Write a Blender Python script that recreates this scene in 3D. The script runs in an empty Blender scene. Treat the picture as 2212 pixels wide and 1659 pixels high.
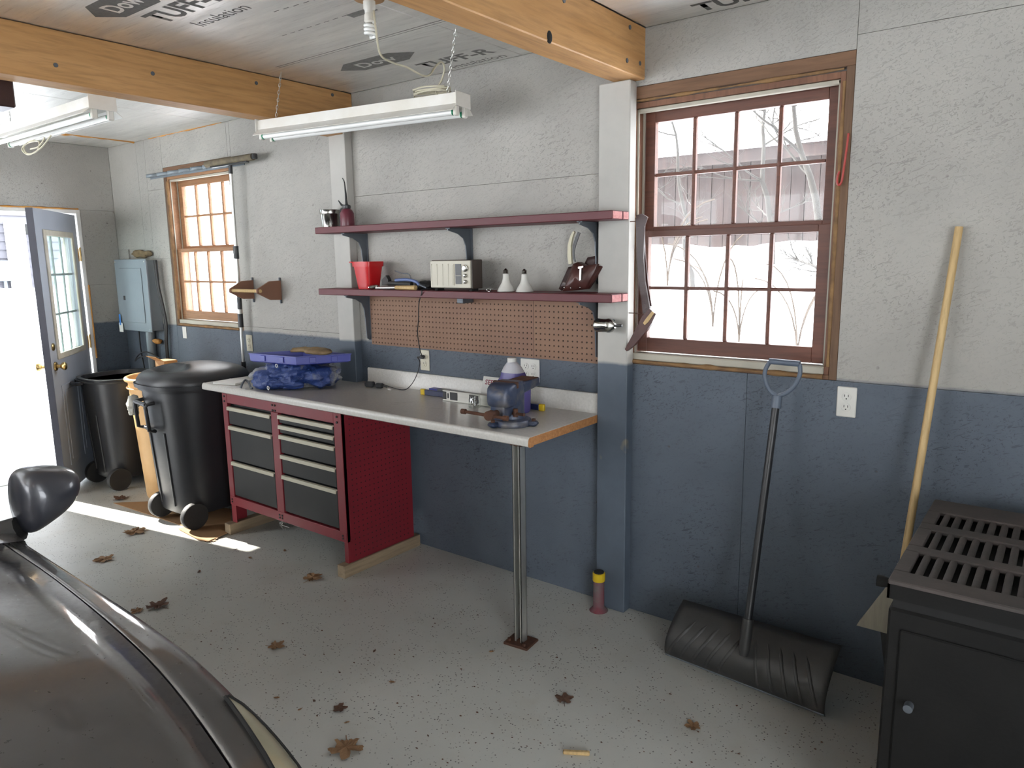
import bpy, math, random
import numpy as np
from mathutils import Vector, Matrix, Euler, noise
random.seed(7)
sc = bpy.context.scene
PI = math.pi

# ---------------------------------------------------------------- camera
FPX, YAW, PITCH, ROLL = 1573.56, math.radians(37.576), math.radians(9.72), math.radians(-.812)
CAM = Vector((0, -2.918, 1.658))
FW = Vector((-math.sin(YAW)*math.cos(PITCH), math.cos(YAW)*math.cos(PITCH), -math.sin(PITCH)))
_r = Vector((math.cos(YAW), math.sin(YAW), 0)); _u = _r.cross(FW)
RT = _r*math.cos(ROLL) + _u*math.sin(ROLL); UP = -_r*math.sin(ROLL) + _u*math.cos(ROLL)
cam = bpy.data.objects.new('camera', bpy.data.cameras.new('camera'))
sc.collection.objects.link(cam)
m = Matrix((RT, UP, -FW)).transposed().to_4x4(); m.translation = CAM
cam.matrix_world = m
cam.data.sensor_width = 36; cam.data.lens = 36*FPX/2212; cam.data.clip_start = .02; cam.data.clip_end = 400
sc.camera = cam

def at(px, py, **k):
    """photo pixel -> point where its ray meets the plane x=, y= or z="""
    d = FW + RT*((px-1106)/FPX) + UP*((829.5-py)/FPX)
    a = list(k)[0]; i = 'xyz'.index(a)
    return CAM + d*((k[a]-CAM[i])/d[i])

# ---------------------------------------------------------------- world, sun, exposure
w = bpy.data.worlds.new('sky'); sc.world = w; w.use_nodes = True
bg = w.node_tree.nodes['Background']
bg.inputs[0].default_value = (.94, .97, 1, 1); bg.inputs[1].default_value = 2.0
sun = bpy.data.objects.new('sun', bpy.data.lights.new('sun', 'SUN')); sc.collection.objects.link(sun)
sun.data.energy = 4.5; sun.data.angle = math.radians(.55); sun.data.color = (1, .95, .86)
sun.rotation_euler = Vector((2.1, .4, -1.53)).to_track_quat('-Z', 'Y').to_euler()
vs = sc.view_settings
vs.view_transform = 'Standard'; vs.look = 'None'; vs.gamma = 1; vs.use_curve_mapping = False
vs.exposure = 2.38
sc.cycles.use_denoising = True
sc.cycles.max_bounces = 10; sc.cycles.diffuse_bounces = 6; sc.cycles.transparent_max_bounces = 16
sc.cycles.sample_clamp_indirect = 12; sc.cycles.caustics_reflective = False; sc.cycles.caustics_refractive = False
def portal(name, loc, rot, sx, sy):
    l = bpy.data.lights.new(name, 'AREA'); l.shape = 'RECTANGLE'; l.size = sx; l.size_y = sy
    o = bpy.data.objects.new(name, l); sc.collection.objects.link(o); o.location = loc; o.rotation_euler = rot
    l.cycles.is_portal = True

# ---------------------------------------------------------------- geometry helpers
class B:
    """collects faces; to() links them as one mesh object"""
    def __init__(s, M=None): s.v=[]; s.f=[]; s.mi=[]; s.m=0; s.M=M
    def add(s, vs, fs):
        n=len(s.v)
        s.v += [tuple((s.M @ Vector(p)) if s.M is not None else p) for p in vs]
        for f in fs: s.f.append([n+i for i in f]); s.mi.append(s.m)
        return s
    def box(s, x0,x1,y0,y1,z0,z1, b=0, M=None):
        x0,x1=min(x0,x1),max(x0,x1); y0,y1=min(y0,y1),max(y0,y1); z0,z1=min(z0,z1),max(z0,z1)
        if not b:
            vs=[(x,y,z) for x in (x0,x1) for y in (y0,y1) for z in (z0,z1)]
            fs=[(0,1,3,2),(4,6,7,5),(0,4,5,1),(2,3,7,6),(0,2,6,4),(1,5,7,3)]
        else:
            b=min(b,(x1-x0)*.49,(y1-y0)*.49,(z1-z0)*.49)
            X=(x0,x1);Y=(y0,y1);Z=(z0,z1); vs=[]; idx={}
            for i in (0,1):
                for j in (0,1):
                    for k in (0,1):
                        sx,sy,sz=(1-2*i)*b,(1-2*j)*b,(1-2*k)*b
                        for a,p in enumerate(((X[i],Y[j]+sy,Z[k]+sz),(X[i]+sx,Y[j],Z[k]+sz),(X[i]+sx,Y[j]+sy,Z[k]))):
                            idx[i,j,k,a]=len(vs); vs.append(p)
            g=lambda i,j,k,a: idx[i,j,k,a]
            fs=[]
            for i in (0,1):
                q=[g(i,0,0,0),g(i,1,0,0),g(i,1,1,0),g(i,0,1,0)]; fs.append(q if i else q[::-1])
                q=[g(0,i,0,1),g(0,i,1,1),g(1,i,1,1),g(1,i,0,1)]; fs.append(q if i else q[::-1])
                q=[g(0,0,i,2),g(1,0,i,2),g(1,1,i,2),g(0,1,i,2)]; fs.append(q if i else q[::-1])
            for i in (0,1):
                for j in (0,1):
                    q=[g(i,j,0,0),g(i,j,1,0),g(i,j,1,1),g(i,j,0,1)]; fs.append(q if i==j else q[::-1])
                    q=[g(i,0,j,0),g(i,0,j,2),g(i,1,j,2),g(i,1,j,0)]; fs.append(q if i!=j else q[::-1])
                    q=[g(0,i,j,1),g(0,i,j,2),g(1,i,j,2),g(1,i,j,1)]; fs.append(q if i==j else q[::-1])
            for i in (0,1):
                for j in (0,1):
                    for k in (0,1):
                        q=[g(i,j,k,0),g(i,j,k,1),g(i,j,k,2)]; fs.append(q if (i+j+k)%2 else q[::-1])
        if M is not None: vs=[tuple(M@Vector(p)) for p in vs]
        return s.add(vs,fs)
    def ring(s, rings, closed=True, cap0=True, cap1=True):
        n=len(rings[0]); vs=[p for r in rings for p in r]; fs=[]
        for i in range(len(rings)-1):
            for j in range(n if closed else n-1):
                k=(j+1)%n; fs.append((i*n+j,i*n+k,(i+1)*n+k,(i+1)*n+j))
        if closed and cap0: fs.append(tuple(range(n))[::-1])
        if closed and cap1: fs.append(tuple((len(rings)-1)*n+j for j in range(n)))
        return s.add(vs,fs)
    def cyl(s, p0,p1,r0,r1=None,n=16,cap=True):
        return s.tube([p0,p1],[r0,r0 if r1 is None else r1],n,cap)
    def tube(s, pts, r, n=8, cap=True):
        pts=[Vector(p) for p in pts]; rs=r if isinstance(r,(list,tuple)) else [r]*len(pts)
        rings=[]; up=None
        for i,p in enumerate(pts):
            t=(pts[min(i+1,len(pts)-1)]-pts[max(i-1,0)]).normalized()
            if up is None:
                up=Vector((0,0,1)) if abs(t.z)<.9 else Vector((1,0,0))
            a=(up-t*up.dot(t))
            if a.length<1e-5: a=Vector((1,0,0)).cross(t)
            a.normalize(); b=t.cross(a); up=a
            rings.append([tuple(p+(a*math.cos(2*PI*j/n)+b*math.sin(2*PI*j/n))*rs[i]) for j in range(n)])
        return s.ring(rings,True,cap,cap)
    def lathe(s, prof, c=(0,0,0), n=24, M=None, cap0=True, cap1=True):
        rings=[[(r*math.cos(2*PI*j/n),r*math.sin(2*PI*j/n),z) for j in range(n)] for r,z in prof]
        T=Matrix.Translation(c) @ (M if M is not None else Matrix())
        rings=[[tuple(T@Vector(p)) for p in q] for q in rings]
        return s.ring(rings,True,cap0,cap1)
    def sup(s, secs, n=32, cap0=True, cap1=True):
        """loft of superellipses: (cx,cy,z,rx,ry,power)"""
        rings=[]
        for cx,cy,z,rx,ry,pw in secs:
            q=[]
            for j in range(n):
                a=2*PI*j/n; c,d=math.cos(a),math.sin(a)
                q.append((cx+rx*math.copysign(abs(c)**(2/pw),c),cy+ry*math.copysign(abs(d)**(2/pw),d),z))
            rings.append(q)
        return s.ring(rings,True,cap0,cap1)
    def prism(s, poly, d0, d1, ax='y'):
        """polygon in the plane across ax, pushed from d0 to d1"""
        f={'y':lambda a,b,d:(a,d,b),'x':lambda a,b,d:(d,a,b),'z':lambda a,b,d:(a,b,d)}[ax]
        n=len(poly); vs=[f(a,b,d0) for a,b in poly]+[f(a,b,d1) for a,b in poly]
        fs=[tuple(range(n))[::-1],tuple(range(n,2*n))]+[(j,(j+1)%n,n+(j+1)%n,n+j) for j in range(n)]
        return s.add(vs,fs)
    def grid(s, rows):
        n=len(rows[0]); vs=[p for r in rows for p in r]
        return s.add(vs,[(i*n+j,i*n+j+1,(i+1)*n+j+1,(i+1)*n+j) for i in range(len(rows)-1) for j in range(n-1)])
    def ball(s, c, r, nu=16, nv=10, fn=None, M=None):
        r=r if isinstance(r,(list,tuple)) else (r,r,r); rings=[]
        for i in range(1,nv):
            t=PI*i/nv; q=[]
            for j in range(nu):
                p=Vector((math.sin(t)*math.cos(2*PI*j/nu)*r[0],math.sin(t)*math.sin(2*PI*j/nu)*r[1],-math.cos(t)*r[2]))
                if fn: p=fn(p)
                if M is not None: p=M@p
                q.append(tuple(p+Vector(c)))
            rings.append(q)
        return s.ring(rings)
    def mesh(s, name, mats, org=(0,0,0), smooth=None):
        me=bpy.data.meshes.new(name); o=Vector(org)
        me.from_pydata([tuple(Vector(p)-o) for p in s.v],[],s.f)
        for mt in (mats if isinstance(mats,(list,tuple)) else [mats]): me.materials.append(mt)
        me.polygons.foreach_set('material_index',s.mi)
        me.update()
        import bmesh
        bm=bmesh.new(); bm.from_mesh(me); bmesh.ops.recalc_face_normals(bm,faces=bm.faces); bm.to_mesh(me); bm.free()
        if smooth:
            me.shade_smooth()
            me.set_sharp_from_angle(angle=math.radians(smooth))
        return me
    def to(s, name, mats, parent=None, loc=None, smooth=None, local=False):
        org=Vector((0,0,0))
        if parent is not None and not local: org=ORG.get(parent.name,Vector((0,0,0)))
        if loc is not None: org=Vector(loc)
        o=bpy.data.objects.new(name,s.mesh(name,mats,org,smooth)); sc.collection.objects.link(o)
        if parent is not None: o.parent=parent; ORG[o.name]=org
        else: o.location=org; ORG[o.name]=org
        return o
ORG={}
def tag(o,label,cat,group=None):
    o['label']=label; o['category']=cat
    if group: o['group']=group
    return o
def T(name,label,cat,loc,rz=0,group=None,rot=None):
    o=bpy.data.objects.new(name,None); sc.collection.objects.link(o); o.location=loc; o.empty_display_size=.1
    o.rotation_euler=rot if rot is not None else (0,0,rz)
    ORG[o.name]=Vector(loc)
    return tag(o,label,cat,group)
def S(name,loc=(0,0,0)):
    o=bpy.data.objects.new(name,None); sc.collection.objects.link(o); o.location=loc; o['kind']='structure'; ORG[o.name]=Vector(loc); o.empty_display_size=.1
    return o
def st(o): o['kind']='structure'; return o
def lab(o,l): o['label']=l; return o
def dup(root, loc, label=None, rz=None, parent=None):
    r=root.copy(); sc.collection.objects.link(r)
    r.location=loc
    if rz is not None: r.rotation_euler=(0,0,rz)
    if label: r['label']=label
    for ch in list(root.children):
        c=ch.copy(); sc.collection.objects.link(c); c.parent=r
        for g in ch.children:
            d=g.copy(); sc.collection.objects.link(d); d.parent=c
    return r
def inst(src, parent, loc):
    c=src.copy(); sc.collection.objects.link(c); c.parent=parent; c.location=loc; return c
def text(name, body, M, w, h, mat, parent, depth=.0003, bold=0):
    """flat lettering, w x h metres, in the plane of M (x right, y up, z out)"""
    cu=bpy.data.curves.new(name,'FONT'); cu.body=body; cu.size=1; cu.extrude=0; cu.offset=bold; cu.resolution_u=3
    t=bpy.data.objects.new(name,cu); sc.collection.objects.link(t)
    me=bpy.data.meshes.new_from_object(t.evaluated_get(bpy.context.evaluated_depsgraph_get()))
    bpy.data.objects.remove(t); bpy.data.curves.remove(cu)
    xs=[v.co.x for v in me.vertices]; ys=[v.co.y for v in me.vertices]
    x0,x1,y0,y1=min(xs),max(xs),min(ys),max(ys); org=ORG.get(parent.name,Vector((0,0,0)))
    for v in me.vertices:
        p=M@Vector(((v.co.x-x0)/(x1-x0)*w,(v.co.y-y0)/(y1-y0)*h,depth)); v.co=p-org
    me.materials.clear(); me.materials.append(mat); me.name=name
    o=bpy.data.objects.new(name,me); sc.collection.objects.link(o); o.parent=parent; ORG[o.name]=org
    return o
def frame(o,x,y,):
    """matrix with origin o, x right, y up"""
    x=Vector(x).normalized(); y=Vector(y).normalized(); z=x.cross(y)
    M=Matrix((x,y,z)).transposed().to_4x4(); M.translation=Vector(o); return M
def fb(p,s=1,o=4): return noise.fractal(Vector(p)*s,1,2,o)

# ---------------------------------------------------------------- materials
class N:
    def __init__(s,name):
        s.mat=bpy.data.materials.new(name); s.mat.use_nodes=True; s.nt=s.mat.node_tree
        s.p=s.nt.nodes['Principled BSDF']; s.c={}
    def node(s,t,**k):
        n=s.nt.nodes.new(t)
        for a,b in k.items(): setattr(n,a,b)
        return n
    def L(s,a,b): s.nt.links.new(a,b)
    def co(s,kind='obj',scale=None,rot=None):
        key=(kind,scale,rot)
        if key in s.c: return s.c[key]
        if kind=='pos': o=s.node('ShaderNodeNewGeometry').outputs['Position']
        else: o=s.node('ShaderNodeTexCoord').outputs['Object']
        if scale is not None or rot is not None:
            mp=s.node('ShaderNodeMapping'); s.L(o,mp.inputs['Vector']); o=mp.outputs[0]
            if scale: mp.inputs['Scale'].default_value=scale
            if rot: mp.inputs['Rotation'].default_value=rot
        s.c[key]=o; return o
    def noise(s,scale,detail=4,rough=.55,dist=0,kind='obj',st=None,rot=None):
        n=s.node('ShaderNodeTexNoise'); s.L(s.co(kind,st,rot),n.inputs['Vector'])
        n.inputs['Scale'].default_value=scale; n.inputs['Detail'].default_value=detail
        n.inputs['Roughness'].default_value=rough; n.inputs['Distortion'].default_value=dist
        return n.outputs['Fac']
    def vor(s,scale,kind='obj',feat='F1',out='Distance',st=None):
        n=s.node('ShaderNodeTexVoronoi',feature=feat); s.L(s.co(kind,st),n.inputs['Vector']); n.inputs['Scale'].default_value=scale
        return n.outputs[out]
    def ramp(s,f,stops,interp='LINEAR'):
        r=s.node('ShaderNodeValToRGB'); r.color_ramp.interpolation=interp; e=r.color_ramp.elements
        while len(e)<len(stops): e.new(.5)
        for i,(p,c) in enumerate(stops):
            e[i].position=p; e[i].color=(c,c,c,1) if isinstance(c,(int,float)) else (*c,1)
        s.L(f,r.inputs[0]); return r.outputs[0]
    def mix(s,f,a,b,mode='MIX'):
        n=s.node('ShaderNodeMix',data_type='RGBA',blend_type=mode)
        for i,v in ((0,f),(6,a),(7,b)):
            if isinstance(v,(int,float)): n.inputs[i].default_value=v if i==0 else (v,v,v,1)
            elif isinstance(v,tuple): n.inputs[i].default_value=(*v,1)
            else: s.L(v,n.inputs[i])
        return n.outputs[2]
    def math(s,op,a,b=None):
        n=s.node('ShaderNodeMath',operation=op)
        for i,v in ((0,a),(1,b)):
            if v is None: continue
            if isinstance(v,(int,float)): n.inputs[i].default_value=v
            else: s.L(v,n.inputs[i])
        return n.outputs[0]
    def sep(s,v,i):
        n=s.node('ShaderNodeSeparateXYZ'); s.L(v,n.inputs[0]); return n.outputs[i]
    def bump(s,h,strength=.3,dist=.002):
        n=s.node('ShaderNodeBump'); n.inputs['Strength'].default_value=strength; n.inputs['Distance'].default_value=dist
        s.L(h,n.inputs['Height']); s.L(n.outputs[0],s.p.inputs['Normal'])
    def set(s,base=None,rough=None,metal=None,spec=None,coat=None):
        for k,v in (('Base Color',base),('Roughness',rough),('Metallic',metal),('Specular IOR Level',spec),('Coat Weight',coat)):
            if v is None: continue
            i=s.p.inputs[k]
            if isinstance(v,tuple): i.default_value=(*v,1)
            elif isinstance(v,(int,float)): i.default_value=v
            else: s.L(v,i)
        return s.mat
def pm(name,c,rough=.5,metal=0,c2=None,s=6,st=None,bump=0,bs=60,dirt=None,ds=3,dlo=.5,dhi=.7,spec=.5,coat=0,kind='obj'):
    """plain procedural material: colour c varied to c2, optional patches of dirt and fine relief"""
    n=N(name); col=c
    if c2 is None: c2=tuple(x*.82 for x in c)
    col=n.mix(n.ramp(n.noise(s,5,.6,0,kind,st),[(.3,0),(.7,1)]),c,c2)
    if dirt is not None: col=n.mix(n.ramp(n.noise(ds,6,.65,.3,kind),[(dlo,0),(dhi,1)]),col,dirt)
    if bump: n.bump(n.noise(bs,4,.6,0,kind,st),bump,.003)
    return n.set(col,rough,metal,spec,coat)
def wood(name,c,c2,axis='y',rough=.6,s=9,knots=None,kind='pos'):
    n=N(name); st={'x':(.08,1,1),'y':(1,.08,1),'z':(1,1,.08)}[axis]
    g=n.noise(s,6,.6,1.2,kind,st); g2=n.noise(s*9,3,.6,.2,kind,st)
    col=n.mix(n.ramp(g,[(.3,0),(.62,1)]),c,c2)
    col=n.mix(n.ramp(g2,[(.45,0),(.7,.45)]),col,tuple(x*.55 for x in c2))
    if knots: col=n.mix(n.ramp(n.noise(knots[0],4,.6,.6,kind,tuple(.35 if q<.5 else q for q in st)),[(.66,0),(.74,1)]),col,knots[1])
    n.bump(g2,.15,.002)
    return n.set(col,rough)
def osb(name,two=True):
    """wafer board painted white above and slate blue below the 1.19 m line"""
    n=N(name)
    patch=n.ramp(n.noise(2.2,3,.6,0,'pos'),[(.38,.12),(.64,1)])
    f=None
    for k,a in enumerate((.35,1.15,1.95,2.7)):
        m1=n.node('ShaderNodeMapping'); n.L(n.co('pos'),m1.inputs['Vector']); m1.inputs['Rotation'].default_value=(a*.9,a,0); m1.inputs['Location'].default_value=(k*3.1,k*1.7,0)
        m2=n.node('ShaderNodeMapping'); n.L(m1.outputs[0],m2.inputs['Vector']); m2.inputs['Scale'].default_value=(.22,1.2,1.4)
        t=n.node('ShaderNodeTexNoise'); n.L(m2.outputs[0],t.inputs['Vector']); t.inputs['Scale'].default_value=84; t.inputs['Detail'].default_value=2; t.inputs['Distortion'].default_value=.9
        q=n.ramp(t.outputs['Fac'],[(.635,0),(.68,1)])
        f=q if f is None else n.math('MAXIMUM',f,q)
    fleck=n.math('MULTIPLY',f,patch)
    spots=n.math('MULTIPLY',n.ramp(n.vor(20,'pos'),[(.0,1),(.1,1),(.14,0)]),n.ramp(n.noise(7,2,.5,0,'pos'),[(.6,0),(.66,1)]))
    wash=n.noise(1.7,5,.6,.4,'pos')
    wht=n.mix(n.ramp(wash,[(.35,0),(.7,1)]),(.43,.415,.38),(.352,.34,.314))
    wht=n.mix(n.math('MULTIPLY',fleck,.55),wht,(.2,.19,.175))
    blu=n.mix(n.ramp(wash,[(.35,0),(.7,1)]),(.115,.14,.175),(.085,.105,.135))
    blu=n.mix(n.math('MULTIPLY',fleck,.6),blu,(.025,.03,.04))
    z=n.sep(n.co('pos'),2)
    edge=n.math('ADD',z,n.math('MULTIPLY',n.noise(14,3,.5,0,'pos'),.012))
    top=n.ramp(n.math('MULTIPLY',edge,.25),[(.2988,0),(.2996,1)])
    col=n.mix(top,blu,wht)
    col=n.mix(n.math('MULTIPLY',spots,.6),col,(.07,.06,.05))
    n.bump(n.math('ADD',n.math('MULTIPLY',f,-.6),n.noise(130,3,.6,0,'pos')),.4,.003)
    return n.set(col,.62)
def glass(name,haze,tint=(1,1,1),gloss=.06,ns=5):
    n=N(name); nt=n.nt; nt.nodes.remove(n.p)
    tr=n.node('ShaderNodeBsdfTransparent'); tr.inputs[0].default_value=(*tint,1)
    gl=n.node('ShaderNodeBsdfGlossy'); gl.inputs['Roughness'].default_value=.03
    df=n.node('ShaderNodeBsdfTranslucent'); df.inputs[0].default_value=(.9,.9,.88,1)
    m1=n.node('ShaderNodeMixShader'); m2=n.node('ShaderNodeMixShader')
    h=n.ramp(n.noise(ns,6,.7,.4,'pos'),[(.3,haze*.5),(.75,haze*1.5)])
    n.L(h,m1.inputs[0]); n.L(tr.outputs[0],m1.inputs[1]); n.L(df.outputs[0],m1.inputs[2])
    m2.inputs[0].default_value=gloss; n.L(m1.outputs[0],m2.inputs[1]); n.L(gl.outputs[0],m2.inputs[2])
    n.L(m2.outputs[0],nt.nodes['Material Output'].inputs[0]); return n.mat

M_osb=osb('painted_wafer_board')
def mk_floor():
    n=N('painted_concrete')
    base=n.mix(n.ramp(n.noise(.9,6,.6,.3,'pos'),[(.35,0),(.7,1)]),(.70,.705,.66),(.58,.585,.55))
    base=n.mix(n.ramp(n.noise(3.5,5,.65,0,'pos'),[(.55,0),(.72,.35)]),base,(.54,.51,.43))
    dk=n.math('MULTIPLY',n.ramp(n.vor(70,'pos'),[(0,1),(.17,1),(.23,0)]),n.ramp(n.noise(9,4,.7,0,'pos'),[(.44,0),(.54,1)]))
    base=n.mix(n.math('MULTIPLY',dk,.85),base,(.07,.068,.06))
    lt=n.math('MULTIPLY',n.ramp(n.vor(120,'pos'),[(0,1),(.14,1),(.2,0)]),n.ramp(n.noise(6,4,.7,.5,'pos'),[(.52,0),(.62,1)]))
    base=n.mix(n.math('MULTIPLY',lt,.6),base,(.5,.5,.46))
    n.bump(n.noise(120,4,.6,0,'pos'),.12,.002)
    return n.set(base,n.ramp(n.noise(2,4,.6,0,'pos'),[(.3,.32),(.7,.52)]),0,.5)
M_floor=mk_floor()
def mk_foil():
    n=N('foil_faced_insulation')
    g=n.noise(5,5,.65,.4,'pos',(.35,2.2,1)); g2=n.noise(26,4,.7,.2,'pos',(.2,3,1))
    col=n.mix(n.ramp(g,[(.3,0),(.75,1)]),(.88,.87,.84),(.70,.69,.67))
    col=n.mix(n.ramp(g2,[(.56,0),(.7,.55)]),col,(.5,.49,.47))
    n.bump(n.math('ADD',g2,g),.15,.004)
    return n.set(col,n.ramp(g,[(.3,.34),(.7,.55)]),.8)
M_foil=mk_foil()
M_beam=wood('orange_pine',(.64,.36,.15),(.48,.245,.085),'y',.55,7,(2.4,(.09,.04,.015)))
M_post=pm('white_painted_wood',(.62,.615,.59),.6,0,(.52,.515,.5),5,(1,1,.15),.15,70)
def two_tone():
    n=N('two_tone_painted_post')
    g=n.noise(40,4,.6,.3,'pos',(1,1,.06)); wash=n.noise(2.5,5,.6,0,'pos')
    wht=n.mix(n.ramp(wash,[(.35,0),(.7,1)]),(.51,.495,.46),(.41,.40,.375)); blu=n.mix(n.ramp(wash,[(.35,0),(.7,1)]),(.105,.132,.17),(.07,.09,.118))
    z=n.sep(n.co('pos'),2); edge=n.math('ADD',z,n.math('MULTIPLY',n.noise(14,3,.5,0,'pos'),.012))
    col=n.mix(n.ramp(n.math('MULTIPLY',edge,.25),[(.2993,0),(.3,1)]),blu,wht)
    col=n.mix(n.math('MULTIPLY',n.ramp(n.noise(5,3,.6,0,'pos'),[(.68,0),(.72,1)]),.5),col,(.3,.24,.15))
    n.bump(g,.2,.002); return n.set(col,.6)
M_post=two_tone()
M_rough=wood('weathered_framing',(.23,.125,.07),(.15,.08,.045),'x',.75,8,(3,(.02,.018,.016)))
M_roughz=wood('weathered_stud',(.21,.12,.07),(.13,.075,.045),'z',.75,8,(3,(.02,.018,.016)))
M_sashR=wood('dark_red_stained_wood',(.17,.06,.035),(.1,.038,.026),'x',.5,9)
M_sashL=wood('tan_stained_wood',(.42,.22,.11),(.3,.15,.07),'x',.55,9)
M_jambR=wood('old_stained_jamb',(.24,.11,.06),(.16,.07,.04),'z',.6,8)
M_track=pm('cream_window_track',(.5,.47,.39),.5)
M_foamd=pm('aged_brown_foam',(.33,.19,.08),.85,0,(.16,.09,.045),14,None,.6,40)
M_foam=pm('orange_spray_foam',(.62,.31,.08),.8,0,(.45,.19,.05),14,None,.6,40)
M_glR=glass('dirty_window_glass',.008,(1,1,1),.012); M_glL=glass('old_window_glass',.03,(1,1,1),.012); M_glD=glass('door_glass',.05,(.93,1,.98),.08)
M_door=pm('slate_blue_door_paint',(.42,.46,.54),.42,0,(.37,.41,.49),4)
M_doorw=pm('grimy_white_plastic',(.62,.6,.54),.5,0,(.5,.46,.36),9)
M_white=pm('white_paint',(.75,.74,.71),.5,0,(.65,.64,.6),5)
M_brass=pm('worn_brass',(.62,.44,.18),.28,1,(.42,.3,.14),12)
M_red=pm('maroon_shelf_paint',(.115,.013,.02),.5,0,(.09,.012,.018),5,(.2,1,1),.1,60,(.3,.12,.11),30,.72,.8)
M_pink=wood('pink_stained_end_grain',(.62,.25,.23),(.42,.12,.12),'x',.6,30)
M_cabred=pm('red_tool_cabinet_paint',(.24,.018,.028),.42,0,(.19,.016,.025),3,None,0,60,(.36,.13,.09),5,.68,.8)
M_drawer=pm('black_drawer_front',(.015,.016,.016),.5,0,(.023,.024,.024),3,None,.1,200,spec=.3)
M_cream=pm('cream_drawer_pull',(.62,.58,.44),.4)
M_lam=pm('speckled_grey_laminate',(.72,.70,.66),.3,0,(.6,.58,.54),90,None,0,60,(.3,.26,.22),7,.64,.85)
M_chip=pm('particle_board_edge',(.5,.24,.09),.8,0,(.33,.14,.05),90,None,.3,150)
M_peg=pm('brown_pegboard',(.28,.165,.105),.7,0,(.24,.135,.095),3)
M_dark=pm('dark_gap',(.012,.012,.012),.9)
M_black=pm('black_plastic',(.018,.019,.022),.38,0,(.026,.027,.03),6,None,.05,120,(.06,.06,.06),5,.6,.8)
M_blackm=pm('matte_black_plastic',(.02,.02,.021),.6,0,(.032,.031,.03),8,None,.15,70)
M_steel=pm('galvanised_steel',(.72,.72,.69),.35,.85,(.5,.5,.48),14,(1,1,.2),.1,50)
M_rust=pm('rusty_steel',(.13,.055,.03),.8,.3,(.07,.035,.025),16,None,.4,60)
M_chrome=pm('tarnished_chrome',(.6,.6,.57),.2,1,(.3,.29,.27),9)
M_greymet=pm('grey_enamel_bracket',(.13,.145,.165),.45,.3,(.1,.115,.135),6)
M_panel=pm('grey_panel_enamel',(.245,.285,.315),.4,.2,(.2,.235,.265),3)
M_lightw=pm('white_fixture_enamel',(.8,.79,.75),.35,0,(.7,.67,.6),5)
M_tube=pm('unlit_fluorescent_tube',(.86,.87,.85),.12,0,(.82,.83,.81),3,spec=.8)
M_green=pm('green_tube_cap',(.0,.2,.09),.4)
M_cord=pm('cream_cord',(.62,.58,.44),.5); M_cordk=pm('black_cord',(.03,.03,.032),.5)
M_redpl=pm('red_plastic',(.62,.012,.016),.35,0,(.5,.01,.013),4)
M_blue=pm('blue_plastic',(.07,.085,.42),.35,0,(.055,.068,.34),4)
M_ink=pm('grey_print',(.075,.073,.07),.6,0,(.13,.127,.12),60)
M_inkl=pm('faint_grey_print',(.15,.148,.14),.6,0,(.24,.235,.225),40)
M_ivory=pm('ivory_outlet_plastic',(.7,.66,.52),.35); M_outw=pm('white_outlet_plastic',(.78,.77,.72),.35)
M_leather=pm('oiled_brown_leather',(.085,.028,.022),.35,0,(.05,.018,.016),9,None,.25,50,(.2,.13,.1),14,.62,.72)
M_leathd=pm('dark_leather',(.03,.014,.014),.4,0,(.05,.022,.02),9,None,.25,60)
M_carton=pm('corrugated_cardboard',(.42,.25,.12),.8,0,(.34,.19,.09),4,None,.1,90)
M_pale=wood('pale_pole_wood',(.68,.48,.23),(.56,.38,.17),'z',.5,10)
M_block=wood('dusty_lumber',(.4,.3,.19),(.27,.2,.13),'y',.75,9)
M_cast=pm('blue_enamel_cast_iron',(.03,.045,.095),.42,.2,(.06,.075,.12),14,None,.3,50,(.17,.155,.14),9,.5,.72)
M_stove=pm('sooty_black_iron',(.005,.005,.005),.65,.1,(.009,.0088,.0085),5,None,.2,90,spec=.25)
M_stovetop=pm('dusty_stove_top',(.045,.041,.039),.75,.1,(.085,.068,.063),6,None,.3,60)
M_leaf=pm('dry_brown_leaf',(.26,.14,.065),.75,0,(.38,.23,.12),18,None,.2,60)
M_leaf2=pm('dark_dry_leaf',(.1,.05,.035),.75,0,(.16,.085,.05),18,None,.2,60)
M_snow=pm('snow',(.84,.86,.9),.6,0,(.78,.81,.86),.8,None,.5,3)

# ---------------------------------------------------------------- room shell
XB, HC, YL, XR = -6.38, 2.6, -6.1, 2.6       # back wall, ceiling, far wall behind the car, wall behind the camera
st(B().box(XB-.15,XR+.15,YL-.15,.15,-.12,0).to('floor',M_floor))
WIN=[(-5.44,'1'),(-1.505,'2')]; GW=.712       # glass left edge and glass width of the two windows
def opening(xg): return xg-.10, xg+GW+.105, 1.185, 2.372
def holes_wall(name, u0,u1,z0,z1, holes, y0,y1, ax='y', mat=None):
    """slab with rectangular holes, cut in strips"""
    b=B(); us=sorted({u0,u1}|{h for q in holes for h in q[:2]}); zs=sorted({z0,z1}|{h for q in holes for h in q[2:]})
    for a,c in zip(us,us[1:]):
        for d,e in zip(zs,zs[1:]):
            if any(q[0]<=a and c<=q[1] and q[2]<=d and e<=q[3] for q in holes): continue
            if ax=='y': b.box(a,c,y0,y1,d,e)
            else: b.box(y0,y1,a,c,d,e)
    return b.to(name,mat or M_osb)
HO=[opening(x) for x,_ in WIN]
wr=st(holes_wall('wall_right',XB-.15,XR,-.1,HC+.1,HO,.014,.15))
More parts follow.
